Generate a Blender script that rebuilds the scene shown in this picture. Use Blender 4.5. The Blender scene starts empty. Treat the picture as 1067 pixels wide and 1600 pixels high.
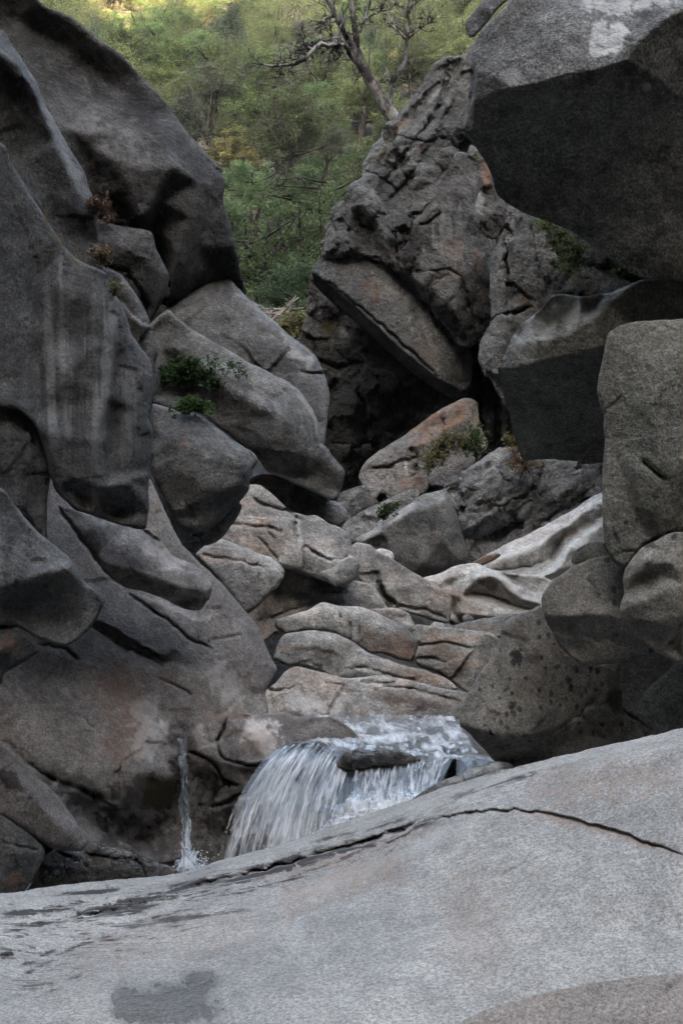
import bpy, math, random
import numpy as np
from mathutils import Vector
from mathutils.geometry import delaunay_2d_cdt

random.seed(11)
RNG = np.random.default_rng(11)
SC = bpy.context.scene
COL = SC.collection
R = math.radians

# ------------------------------------------------------------------ camera
F = 1980.0                      # focal length in photograph pixels (photo 1067 x 1600)
CX, CY = 533.5, 800.0
PITCH = R(9.0)
cam_d = bpy.data.cameras.new('camera')
cam_d.sensor_fit = 'VERTICAL'
cam_d.sensor_height = 36.0
cam_d.lens = 36.0 * F / 1600.0
cam_d.clip_start = 0.05
cam_d.clip_end = 3000.0
cam = bpy.data.objects.new('camera', cam_d)
COL.objects.link(cam)
cam.location = (0, 0, 0)
cam.rotation_euler = (R(90) + PITCH, 0, 0)
SC.camera = cam

# ------------------------------------------------------------------ light
SUN_EL, SUN_AZ = R(9.0), R(180 + 5)      # azimuth clockwise from +Y: low evening sun behind the camera
world = bpy.data.worlds.new('World')
SC.world = world
world.use_nodes = True
wn = world.node_tree
wn.nodes.clear()
w_out = wn.nodes.new('ShaderNodeOutputWorld')
w_bg = wn.nodes.new('ShaderNodeBackground')
w_sky = wn.nodes.new('ShaderNodeTexSky')
w_sky.sky_type = 'NISHITA'
w_sky.sun_disc = False
w_sky.sun_elevation = SUN_EL
w_sky.sun_rotation = SUN_AZ
w_sky.dust_density = 4.0
w_sky.ozone_density = 0.3
w_sky.air_density = 0.8
w_bg.inputs['Strength'].default_value = 0.15
w_hs = wn.nodes.new('ShaderNodeHueSaturation')        # desaturates the sky for a less blue light
w_hs.inputs['Saturation'].default_value = 0.76
wn.links.new(w_sky.outputs[0], w_hs.inputs['Color'])
wn.links.new(w_hs.outputs[0], w_bg.inputs['Color'])
wn.links.new(w_bg.outputs[0], w_out.inputs['Surface'])

sun_d = bpy.data.lights.new('sun', 'SUN')
sun_d.energy = 5.0
sun_d.angle = R(0.5)
sun_d.color = (1.0, 0.74, 0.38)
sun = bpy.data.objects.new('sun', sun_d)
COL.objects.link(sun)
to_sun = Vector((math.sin(SUN_AZ) * math.cos(SUN_EL), math.cos(SUN_AZ) * math.cos(SUN_EL), math.sin(SUN_EL)))
sun.rotation_euler = to_sun.to_track_quat('Z', 'Y').to_euler()

SC.view_settings.view_transform = 'Standard'
SC.view_settings.look = 'None'
SC.view_settings.gamma = 1.0
SC.view_settings.use_curve_mapping = False
SC.view_settings.exposure = 4.5
SC.render.engine = 'CYCLES'
SC.cycles.use_denoising = True
SC.cycles.max_bounces = 6
SC.cycles.diffuse_bounces = 4
SC.cycles.transparent_max_bounces = 12
SC.cycles.caustics_reflective = False
SC.cycles.caustics_refractive = False

# ------------------------------------------------------------------ maths helpers
SP, CP = math.sin(PITCH), math.cos(PITCH)


def place(px, py, d):
    """arrays of photo pixels + distance along the view axis -> world points"""
    px, py, d = np.broadcast_arrays(np.asarray(px, float), np.asarray(py, float), np.asarray(d, float))
    xc = (px - CX) / F * d
    yc = (CY - py) / F * d
    return np.stack([xc, d * CP - yc * SP, d * SP + yc * CP], -1)


def project(p):
    p = np.asarray(p, float)
    d = p[..., 1] * CP + p[..., 2] * SP
    yc = -p[..., 1] * SP + p[..., 2] * CP
    return CX + p[..., 0] / d * F, CY - yc / d * F, d


def _hash(ix, iy, iz, s):
    h = (ix.astype(np.uint32) * np.uint32(374761393)) ^ (iy.astype(np.uint32) * np.uint32(668265263)) \
        ^ (iz.astype(np.uint32) * np.uint32(2246822519)) ^ np.uint32((s * 3266489917) & 0xffffffff)
    h = (h ^ (h >> np.uint32(13))) * np.uint32(1274126177)
    h = (h ^ (h >> np.uint32(16))) * np.uint32(2654435769)
    return h ^ (h >> np.uint32(15))


def gnoise(p, s=0):
    i = np.floor(p).astype(np.int64)
    f = p - i
    u = f * f * f * (f * (f * 6 - 15) + 10)
    r = 0
    for dx in (0, 1):
        wx = u[:, 0] if dx else 1 - u[:, 0]
        for dy in (0, 1):
            wy = u[:, 1] if dy else 1 - u[:, 1]
            for dz in (0, 1):
                wz = u[:, 2] if dz else 1 - u[:, 2]
                h = _hash(i[:, 0] + dx, i[:, 1] + dy, i[:, 2] + dz, s)
                a = (h & np.uint32(1023)).astype(float) / 511.5 - 1
                b = ((h >> np.uint32(10)) & np.uint32(1023)).astype(float) / 511.5 - 1
                c = ((h >> np.uint32(20)) & np.uint32(1023)).astype(float) / 511.5 - 1
                r = r + wx * wy * wz * (a * (f[:, 0] - dx) + b * (f[:, 1] - dy) + c * (f[:, 2] - dz))
    return r


def fbm(p, octs=5, gain=0.5, s=0, ridged=False):
    r, a = 0, 1.0
    for k in range(octs):
        n = gnoise(p * 2.03 ** k + 17.3 * k, s + k)
        r = r + a * ((0.35 - np.abs(n)) if ridged else n)
        a *= gain
    return r


def chisel(p, s=0):
    """blocky facets: every Voronoi cell tilts its own way"""
    i = np.floor(p).astype(np.int64)
    best = np.full(len(p), 9.0)
    val = np.zeros(len(p))
    for dx in (-1, 0, 1):
        for dy in (-1, 0, 1):
            for dz in (-1, 0, 1):
                c = i + np.array([dx, dy, dz])
                h = _hash(c[:, 0], c[:, 1], c[:, 2], s)
                o = np.stack([(h & np.uint32(1023)), (h >> np.uint32(10)) & np.uint32(1023), (h >> np.uint32(20)) & np.uint32(1023)], -1) / 1023.0
                q = p - (c + o)
                d = (q * q).sum(-1)
                h2 = _hash(c[:, 0], c[:, 1], c[:, 2], s + 77)
                t = np.stack([(h2 & np.uint32(1023)), (h2 >> np.uint32(10)) & np.uint32(1023), (h2 >> np.uint32(20)) & np.uint32(1023)], -1) / 511.5 - 1
                v = (q * t).sum(-1) + t[:, 0] * 0.25
                m = d < best
                best[m] = d[m]
                val[m] = v[m]
    return val


def catmull(pts, step, closed):
    P = np.asarray(pts, float)
    n = len(P)
    out = []
    rng = range(n) if closed else range(n - 1)
    for i in rng:
        p1, p2 = P[i], P[(i + 1) % n]
        p0 = P[i - 1] if (closed or i > 0) else p1
        p3 = P[(i + 2) % n] if (closed or i + 2 < n) else p2
        L = np.hypot(*(p2 - p1)[:2])
        k = max(1, int(round(L / step)))
        t = (np.arange(k) / k)[:, None]
        # tension keeps corners crisp
        m1, m2 = 0.36 * (p2 - p0), 0.36 * (p3 - p1)
        lim = np.array([1.0])
        for m in (m1, m2):
            l = np.hypot(*m[:2])
            if l > L:
                m *= L / l
        out.append((2 * t ** 3 - 3 * t ** 2 + 1) * p1 + (t ** 3 - 2 * t ** 2 + t) * m1 + (-2 * t ** 3 + 3 * t ** 2) * p2 + (t ** 3 - t ** 2) * m2)
    if not closed:
        out.append(P[-1:])
    return np.concatenate(out)


def seg_dist(q, line, closed=False, side=False):
    """distance of points q (n,2) to a polyline (m,2); optionally signed side of nearest segment"""
    a = line
    b = np.roll(line, -1, 0) if closed else line[1:]
    a = a if closed else line[:-1]
    best = np.full(len(q), 1e18)
    sg = np.zeros(len(q))
    tt = np.zeros(len(q))
    near = np.zeros((len(q), 2))
    CH = max(1, int(4e6 // max(1, len(a))))
    ab = b - a
    L2 = np.maximum((ab ** 2).sum(-1), 1e-9)
    for c in range(0, len(q), CH):
        qq = q[c:c + CH]
        d = qq[:, None, :] - a[None]
        t = np.clip((d * ab[None]).sum(-1) / L2, 0, 1)
        e = d - t[..., None] * ab[None]
        dd = (e ** 2).sum(-1)
        k = dd.argmin(1)
        ar = np.arange(len(qq))
        best[c:c + CH] = dd[ar, k]
        near[c:c + CH] = qq - e[ar, k]
        sg[c:c + CH] = np.sign(ab[k, 0] * d[ar, k, 1] - ab[k, 1] * d[ar, k, 0])
        tt[c:c + CH] = (k + t[ar, k]) / len(a)
    return (np.sqrt(best), near, sg, tt)


def inside(q, poly):
    res = np.zeros(len(q), bool)
    x0, y0 = poly[:, 0], poly[:, 1]
    x1, y1 = np.roll(x0, -1), np.roll(y0, -1)
    CH = max(1, int(6e6 // len(poly)))
    dy = np.where(np.abs(y1 - y0) < 1e-9, 1e-9, y1 - y0)
    for c in range(0, len(q), CH):
        x, y = q[c:c + CH, 0:1], q[c:c + CH, 1:2]
        cr = ((y0 > y) != (y1 > y)) & (x < (x1 - x0) * (y - y0) / dy + x0)
        res[c:c + CH] = (cr.sum(1) % 2) == 1
    return res


def gauss(a, w, s):
    if s <= 0.3:
        return a
    r = min(int(3 * s) + 1, (min(a.shape) - 1) // 2)
    k = np.exp(-0.5 * (np.arange(-r, r + 1) / s) ** 2)
    k /= k.sum()

    def conv(m):
        m = np.apply_along_axis(lambda v: np.convolve(v, k, 'same'), 0, m)
        return np.apply_along_axis(lambda v: np.convolve(v, k, 'same'), 1, m)
    return conv(a * w) / np.maximum(conv(w.astype(float)), 1e-6)


def mesh_from(name, verts, faces, mat=None, attrs=None, smooth=True):
    """faces: (n,3) or (n,4) int array, or list of such arrays"""
    me = bpy.data.meshes.new(name)
    fl = faces if isinstance(faces, list) else [faces]
    fl = [np.asarray(f, np.int32) for f in fl if len(f)]
    v = np.asarray(verts, np.float32)
    me.vertices.add(len(v))
    me.vertices.foreach_set('co', v.ravel())
    loops = np.concatenate([f.ravel() for f in fl])
    tot = np.concatenate([np.full(len(f), f.shape[1], np.int32) for f in fl])
    start = np.concatenate([[0], np.cumsum(tot)[:-1]]).astype(np.int32)
    me.loops.add(len(loops))
    me.loops.foreach_set('vertex_index', loops)
    me.polygons.add(len(tot))
    me.polygons.foreach_set('loop_start', start)
    try:
        me.polygons.foreach_set('loop_total', tot)
    except Exception:
        pass
    me.polygons.foreach_set('use_smooth', np.full(len(tot), smooth))
    if attrs:
        for k, val in attrs.items():
            at = me.attributes.new(k, 'FLOAT', 'POINT')
            at.data.foreach_set('value', np.asarray(val, np.float32))
    me.update(calc_edges=True)
    me.validate()
    if mat:
        me.materials.append(mat)
    return me


def link(name, me, parent=None, loc=None, label=None, cat=None, group=None, kind=None):
    o = bpy.data.objects.new(name, me)
    COL.objects.link(o)
    if parent:
        o.parent = parent
    if loc is not None:
        o.location = loc
    if label: o['label'] = label
    if cat: o['category'] = cat
    if group: o['group'] = group
    if kind: o['kind'] = kind
    return o


def vnormals(v, f):
    n = np.zeros_like(v)
    fn = np.cross(v[f[:, 1]] - v[f[:, 0]], v[f[:, 2]] - v[f[:, 0]])
    if f.shape[1] == 4:
        fn = fn + np.cross(v[f[:, 2]] - v[f[:, 0]], v[f[:, 3]] - v[f[:, 0]])
    for k in range(f.shape[1]):
        np.add.at(n, f[:, k], fn)
    return n / np.maximum(np.linalg.norm(n, axis=1, keepdims=True), 1e-12)


ROCKS = []            # (poly, depth sampler) for the backing rock
SEED = [100]


def rock(name, label, cat, outline, plane=None, pts=(), ridges=(), cracks=(), ledges=(), stains=(), blots=(),
         blur=5, round_px=22, rk=0.8, thick=None, amp=3.0, lam=70, rough=2.8, rlam=100, fine=0.35, step=2.6, mat=None, kind=None,
         parent=None, group=None, edge=1.2, back=True, smooth=(), rmix=0.3, sn=(1, 1), rot=0, bg=1.3, aniso=(1, 1, 1), wob=1.5):
    """One rock as a closed solid. outline/pts/ridges are traced (x, y, bulge); bulge is a distance towards
    the viewer in the same pixel unit. plane = (distance m, yaw, tilt): yaw > 0 faces right, tilt > 0 faces up.
    With plane None the third value is the distance itself."""
    SEED[0] += 13
    sd = SEED[0]
    O = np.array([(p[0], p[1], p[2] if len(p) > 2 else 0.0) for p in outline], float)
    cxy = np.c_[np.clip(O[:, 0], -90, 1150), O[:, 1]].mean(0)
    if plane:
        D0, yaw, tilt = plane
        ty, tt_ = math.tan(R(yaw)), math.tan(R(tilt))
        BG = bg

        def to_d(x, y, b):
            return D0 * (1 + ((x - cxy[0]) * ty - (y - cxy[1]) * tt_ - BG * b) / F)
    else:
        def to_d(x, y, b):
            return b
    ctl = [(x, y, to_d(x, y, b)) for x, y, b in O]
    nO = len(ctl)
    edges = [(i, (i + 1) % nO) for i in range(nO)]
    for p in pts:
        ctl.append((p[0], p[1], to_d(*p)))
    for r in ridges:
        rr = list(r)
        for j, p in enumerate(rr):
            ctl.append((p[0], p[1], to_d(*p)))
            if j:
                edges.append((len(ctl) - 2, len(ctl) - 1))
    C = np.array(ctl)
    vc, _, fc, ov, _, _ = delaunay_2d_cdt([Vector((x, y)) for x, y in C[:, :2]], edges, [], 1 if False else 0, 1e-4)
    vz = []
    for i, src in enumerate(ov):
        if src:
            vz.append(C[src[0], 2])
        else:
            dd = ((C[:, :2] - np.array(vc[i])[None]) ** 2).sum(1)
            k = dd.argsort()[:2]
            w = 1 / (dd[k] + 1e-3)
            vz.append((C[k, 2] * w).sum() / w.sum())
    vc = np.array([tuple(v) for v in vc])
    vz = np.array(vz)
    if not plane:
        vz = 1 / vz
    # ---- raster of the coarse depth
    g = 4.0 if max(np.ptp(O[:, 0]), np.ptp(O[:, 1])) > 260 else 2.0
    m = 10
    x0, y0 = O[:, 0].min() - m * g, O[:, 1].min() - m * g
    nx, ny = int((np.ptp(O[:, 0]) + 2 * m * g) / g) + 2, int((np.ptp(O[:, 1]) + 2 * m * g) / g) + 2
    gx, gy = np.meshgrid(x0 + np.arange(nx) * g, y0 + np.arange(ny) * g)
    Z = np.zeros((ny, nx))
    W = np.zeros((ny, nx), bool)
    for t in fc:
        for k in range(1, len(t) - 1):
            a, b, c = vc[t[0]], vc[t[k]], vc[t[k + 1]]
            i0, i1 = int((min(a[0], b[0], c[0]) - x0) / g), int((max(a[0], b[0], c[0]) - x0) / g) + 2
            j0, j1 = int((min(a[1], b[1], c[1]) - y0) / g), int((max(a[1], b[1], c[1]) - y0) / g) + 2
            X, Y = gx[j0:j1, i0:i1], gy[j0:j1, i0:i1]
            den = (b[1] - c[1]) * (a[0] - c[0]) + (c[0] - b[0]) * (a[1] - c[1])
            if abs(den) < 1e-9:
                continue
            u = ((b[1] - c[1]) * (X - c[0]) + (c[0] - b[0]) * (Y - c[1])) / den
            v = ((c[1] - a[1]) * (X - c[0]) + (a[0] - c[0]) * (Y - c[1])) / den
            ins = (u >= -1e-6) & (v >= -1e-6) & (u + v <= 1 + 1e-6)
            z = u * vz[t[0]] + v * vz[t[k]] + (1 - u - v) * vz[t[k + 1]]
            Z[j0:j1, i0:i1][ins] = z[ins]
            W[j0:j1, i0:i1] |= ins
    zs = Z.copy()
    # fill outwards so that the blur keeps full weight, then blur
    zb = gauss(Z, W, max(blur / g, 2.0))
    far_fill = gauss(Z, W, 12.0)
    far_fill = np.where(far_fill > 0, far_fill, Z[W].mean())
    zb = np.where(zb > 0, zb, far_fill)
    zs = np.where(W, Z, zb)
    zs = gauss(zs, W | (zb != 0), 0.6 * blur / g)
    # ---- mesh grid inside the outline
    poly = catmull(O[:, :2], 3.0, True)
    tpar = np.arange(len(poly))[:, None] * 3.0
    wobv = np.stack([fbm(np.c_[tpar * 0.022, np.full_like(tpar, sd), np.zeros_like(tpar)], 4, 0.6, sd),
                     fbm(np.c_[tpar * 0.022, np.full_like(tpar, sd + 9), np.zeros_like(tpar)], 4, 0.6, sd + 5)], -1)
    poly = poly + wobv * wob * 2
    s = step
    bx0, by0 = poly[:, 0].min() - s, poly[:, 1].min() - s
    # finer where the photograph shows the rock, coarser beyond its borders
    def axis(lo, hi, a0, a1):
        out = [lo]
        while out[-1] < hi:
            out.append(out[-1] + (s if a0 < out[-1] < a1 else 4 * s))
        return np.array(out)
    gxs = axis(bx0, poly[:, 0].max() + 4 * s, -24, 1090)
    gys = axis(by0, poly[:, 1].max() + 4 * s, -24, 1622)
    mx, my = len(gxs), len(gys)
    cc = np.stack(np.meshgrid((gxs[1:] + gxs[:-1]) / 2, (gys[1:] + gys[:-1]) / 2), -1).reshape(-1, 2)
    keep = inside(cc, poly).reshape(my - 1, mx - 1)
    cnt = np.zeros((my, mx), int)
    for dj in (0, 1):
        for di in (0, 1):
            cnt[dj:my - 1 + dj, di:mx - 1 + di] += keep
    used = cnt > 0
    idx = -np.ones((my, mx), int)
    idx[used] = np.arange(used.sum())
    jj, ii = np.nonzero(used)
    q = np.stack([gxs[ii], gys[jj]], -1)
    bnd = cnt[used] < 4
    kj, ki = np.nonzero(keep)
    quads = np.stack([idx[kj, ki], idx[kj + 1, ki], idx[kj + 1, ki + 1], idx[kj, ki + 1]], -1)
    e, near, _, _ = seg_dist(q, poly, True)
    q[bnd] = near[bnd]
    e[bnd] = 0
    # joints and steps: prepare the lines, pull the nearest mesh points onto them so that the edges are crisp
    def jline(L, js):
        line = catmull([(p[0], p[1]) for p in L[0]], 4.0, False)
        k = np.arange(len(line)) * 4.0
        return line + js * np.stack([fbm(np.c_[k * 0.05, k * 0 + sd, k * 0], 4, 0.65, sd + 3), fbm(np.c_[k * 0.05, k * 0, k * 0 + sd], 4, 0.65, sd + 4)], -1)
    clines = [jline(L, 5) for L in cracks]
    llines = [jline(L, 4) for L in ledges]

    def close_to(line, m=20):
        return np.nonzero((q[:, 0] > line[:, 0].min() - m) & (q[:, 0] < line[:, 0].max() + m) & (q[:, 1] > line[:, 1].min() - m) & (q[:, 1] < line[:, 1].max() + m))[0]
    free = ~bnd
    for line in llines + clines:
        ni = close_to(line, 6)
        ni = ni[free[ni]]
        if len(ni):
            dist, nr, _, _ = seg_dist(q[ni], line)
            sel = dist < 0.62 * s
            q[ni[sel]] = nr[sel]
            free[ni[sel]] = False
    # depth
    fx, fy = (q[:, 0] - x0) / g, (q[:, 1] - y0) / g
    i0 = np.clip(fx.astype(int), 0, nx - 2); j0 = np.clip(fy.astype(int), 0, ny - 2)
    u, v = fx - i0, fy - j0
    z = zs[j0, i0] * (1 - u) * (1 - v) + zs[j0, i0 + 1] * u * (1 - v) + zs[j0 + 1, i0] * (1 - u) * v + zs[j0 + 1, i0 + 1] * u * v
    d = z if plane else 1 / np.maximum(z, 1e-4)
    Dm = float(np.median(d))
    unit = d / F
    rp = min(round_px * 0.45, e.max() * 0.95)
    t = np.clip(e / rp, 0, 1)
    d = d + unit * rp * rk * (1 - np.sqrt(np.clip(1 - (1 - t) ** 2, 0, 1)))
    # ledges: one side of the line stands forward
    for L, line in zip(ledges, llines):
        dist, _, sg, tt = seg_dist(q, line)
        taper = np.clip(np.minimum(tt, 1 - tt) * 7, 0, 1)
        fade = L[2]
        sgm = 0.5 + 0.5 * np.clip(sg * dist / (0.6 * s), -1, 1)
        d = d - unit * L[1] * sgm * np.exp(-(dist / fade) ** 1.3) * taper
    crk = np.zeros(len(q))
    for L, line in zip(cracks, clines):
        w, dep = 0.62 * (L[1] if len(L) > 1 else 3.5), 1.7 * (L[2] if len(L) > 2 else 9)
        near_ = np.nonzero((q[:, 0] > line[:, 0].min() - 20) & (q[:, 0] < line[:, 0].max() + 20) & (q[:, 1] > line[:, 1].min() - 20) & (q[:, 1] < line[:, 1].max() + 20))[0]
        if not len(near_):
            continue
        dist, _, sg, tt = seg_dist(q[near_], line)
        taper = np.clip(np.minimum(tt, 1 - tt) * 8, 0.15, 1)
        vary = 0.75 + 0.6 * fbm(np.c_[q[near_] * 0.03, np.full(len(near_), sd)], 2, 0.5, sd + 8)
        prof = np.exp(-(dist / (w * taper ** .5)) ** 1.5) * taper * np.clip(vary, 0.55, 1.5)
        d[near_] += unit[near_] * dep * prof
        crk[near_] = np.maximum(crk[near_], prof)
    P = place(q[:, 0], q[:, 1], d)
    tri = quads
    N = vnormals(P, tri)
    # make sure that front faces the camera
    flip = (N * P).sum(1).mean() > 0
    if flip:
        quads = quads[:, ::-1]
        N = -N
    um = Dm / F if plane else None
    sc_ = (np.median(unit))
    an = np.array(aniso)
    ca, sa = math.cos(R(rot)), math.sin(R(rot))
    PR = np.stack([P[:, 0] * ca + P[:, 2] * sa, P[:, 1], -P[:, 0] * sa + P[:, 2] * ca], -1)
    Q = PR / (lam * sc_) * an + sd * 0.37
    h = 0.6 * amp * fbm(Q, 6, 0.55, sd)
    if fine:
        h = h + fine * fbm(P / (11 * sc_) + sd, 3, 0.55, sd + 31)
    if rough:
        soft = np.ones(len(q))
        for sx, sy, srx, sry in smooth:
            soft *= 1 - 0.85 * np.clip(1.6 - 1.3 * np.hypot((q[:, 0] - sx) / srx, (q[:, 1] - sy) / sry) + .5 * fbm(np.c_[q * .03, np.full(len(q), sd)], 3, .5, sd + 61), 0, 1)
        h = h + rough * soft * (1.2 * chisel(PR / (rlam * sc_) * an + fbm(P / (rlam * sc_ * .6), 3, .5, sd + 2)[:, None] * .14, sd)
                         + rmix * (0.45 * chisel(PR / (rlam * .42 * sc_) * an, sd + 5) + 0.25 * chisel(P / (rlam * .2 * sc_), sd + 7))
                         + rmix * 0.5 * fbm(PR / (rlam * 1.3 * sc_), 5, 0.6, sd + 3, True))
    damp = np.clip(e / 8.0, 0.6 if rough > 3 else 0.3, 1)
    lu = (d / F) if not plane else np.full(len(d), sc_)
    Pf = P + N * (h * damp * lu)[:, None]
    verts, faces = Pf, quads
    attrs = {}
    # ---- painted marks: natural stains, plus shade painted dark under overhangs and in recesses
    ch = {'dark': np.zeros(len(q)), 'pale': np.zeros(len(q)), 'rust': np.zeros(len(q)), 'moss': np.zeros(len(q)), 'wet': np.zeros(len(q)), 'fleck': np.zeros(len(q))}
    usedch = set()
    nz = fbm(np.c_[q * 0.05 * np.array(sn), np.full(len(q), sd)], 5, 0.7, sd + 50)
    for S in stains:                                  # (channel, line, width, strength)
        c, line, w, st = S
        line = catmull([(p[0], p[1]) for p in line], 6.0, False)
        dist, _, _, tt = seg_dist(q, line)
        tap = np.clip(np.minimum(tt, 1 - tt) * 6, 0, 1)
        ch[c] = np.maximum(ch[c], st * tap * np.clip((1.0 - (dist / w) ** 1.2 + nz * (0.9 if w < 12 else 1.5)) * 1.6, 0, 1))
        usedch.add(c)
    for B in blots:                                   # (channel, x, y, rx, ry, strength, [angle])
        c, bx, by, rx, ry, st = B[:6]
        a = R(B[6]) if len(B) > 6 else 0
        ux, uy = q[:, 0] - bx, q[:, 1] - by
        vx, vy = ux * math.cos(a) + uy * math.sin(a), -ux * math.sin(a) + uy * math.cos(a)
        rr = np.sqrt((vx / rx) ** 2 + (vy / ry) ** 2)
        ch[c] = np.maximum(ch[c], st * np.clip((1.05 - rr + nz * (0.3 if c == 'wet' else 0.8)) * (2.4 if c == 'wet' else 3.5), 0, 1))
        usedch.add(c)
    for c in usedch:
        attrs[c] = ch[c]
    # ---- back of the solid
    if back:
        T = (thick if thick else 0.45 * max(np.ptp(O[:, 0]), np.ptp(O[:, 1]))) * sc_
        cen = place(cxy[0], cxy[1], 1.0)
        cen = cen / np.linalg.norm(cen)
        prof = np.sqrt(np.clip(e / (0.7 * e.max()), 0, 1))
        inner = ~bnd
        bi = -np.ones(len(q), int)
        bi[bnd] = np.nonzero(bnd)[0]
        bi[inner] = len(q) + np.arange(inner.sum())
        Pb = (P + cen[None] * (T * prof)[:, None])[inner]
        verts = np.concatenate([Pf, Pb])
        faces = np.concatenate([quads, bi[quads][:, ::-1]])
        for c in list(attrs):
            attrs[c] = np.concatenate([attrs[c], np.zeros(inner.sum())])
    base = Pf[np.argmin(Pf[:, 2])] * 0 + np.array([Pf[:, 0].mean(), Pf[:, 1].mean(), Pf[:, 2].min()])
    me = mesh_from(name, verts - base, faces, mat, attrs)
    o = link(name, me, parent, base, label, cat, group, kind)
    ROCKS.append((q, d))
    return o

# ------------------------------------------------------------------ materials
class NT:
    def __init__(self, name):
        self.m = bpy.data.materials.new(name)
        self.m.use_nodes = True
        self.t = self.m.node_tree
        self.t.nodes.clear()
        self.out = self.n('ShaderNodeOutputMaterial')

    def n(self, typ, **kw):
        nd = self.t.nodes.new(typ)
        for k, v in kw.items():
            setattr(nd, k, v)
        return nd

    def l(self, a, b):
        self.t.links.new(a, b)

    def setin(self, nd, key, val):
        if hasattr(val, 'is_linked') or isinstance(val, bpy.types.NodeSocket):
            self.l(val, nd.inputs[key])
        else:
            nd.inputs[key].default_value = val

    def noise(self, vec, scale, detail=4, rough=0.55, dist=0.0):
        nd = self.n('ShaderNodeTexNoise')
        self.l(vec, nd.inputs['Vector'])
        nd.inputs['Scale'].default_value = scale
        nd.inputs['Detail'].default_value = detail
        nd.inputs['Roughness'].default_value = rough
        nd.inputs['Distortion'].default_value = dist
        return nd.outputs['Fac']

    def vor(self, vec, scale, feature='F1', out='Distance', rnd=1.0):
        nd = self.n('ShaderNodeTexVoronoi', feature=feature)
        self.l(vec, nd.inputs['Vector'])
        nd.inputs['Scale'].default_value = scale
        nd.inputs['Randomness'].default_value = rnd
        return nd.outputs[out]

    def ramp(self, fac, a, b, lo=0.0, hi=1.0):
        nd = self.n('ShaderNodeMapRange')
        nd.interpolation_type = 'SMOOTHSTEP'
        self.l(fac, nd.inputs['Value'])
        nd.inputs['From Min'].default_value = a
        nd.inputs['From Max'].default_value = b
        nd.inputs['To Min'].default_value = lo
        nd.inputs['To Max'].default_value = hi
        return nd.outputs['Result']

    def mix(self, fac, a, b, typ='MIX'):
        nd = self.n('ShaderNodeMix', data_type='RGBA', blend_type=typ)
        self.setin(nd, 0, fac)
        for k, v in ((6, a), (7, b)):
            if isinstance(v, (tuple, list)):
                v = (*v, 1.0) if len(v) == 3 else v
            self.setin(nd, k, v)
        return nd.outputs[2]

    def math(self, op, a, b=0.0, clamp=False):
        nd = self.n('ShaderNodeMath', operation=op)
        nd.use_clamp = clamp
        self.setin(nd, 0, a)
        self.setin(nd, 1, b)
        return nd.outputs[0]

    def attr(self, name):
        nd = self.n('ShaderNodeAttribute', attribute_name=name)
        return nd.outputs['Fac']

    def coord(self, which='Object'):
        return self.n('ShaderNodeTexCoord').outputs[which]

    def mapping(self, vec, scale=(1, 1, 1), rot=(0, 0, 0)):
        nd = self.n('ShaderNodeMapping')
        self.l(vec, nd.inputs['Vector'])
        nd.inputs['Scale'].default_value = scale
        nd.inputs['Rotation'].default_value = rot
        return nd.outputs[0]

    def bsdf(self, color, rough=0.8, bump=None, bstr=0.4, bdist=0.02, spec=0.3):
        b = self.n('ShaderNodeBsdfPrincipled')
        self.setin(b, 'Base Color', color if not isinstance(color, tuple) else (*color, 1.0))
        self.setin(b, 'Roughness', rough)
        b.inputs['Specular IOR Level'].default_value = spec
        if bump is not None:
            bp = self.n('ShaderNodeBump')
            bp.inputs['Strength'].default_value = bstr
            bp.inputs['Distance'].default_value = bdist
            self.l(bump, bp.inputs['Height'])
            self.l(bp.outputs[0], b.inputs['Normal'])
        self.l(b.outputs[0], self.out.inputs['Surface'])
        return b


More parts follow.
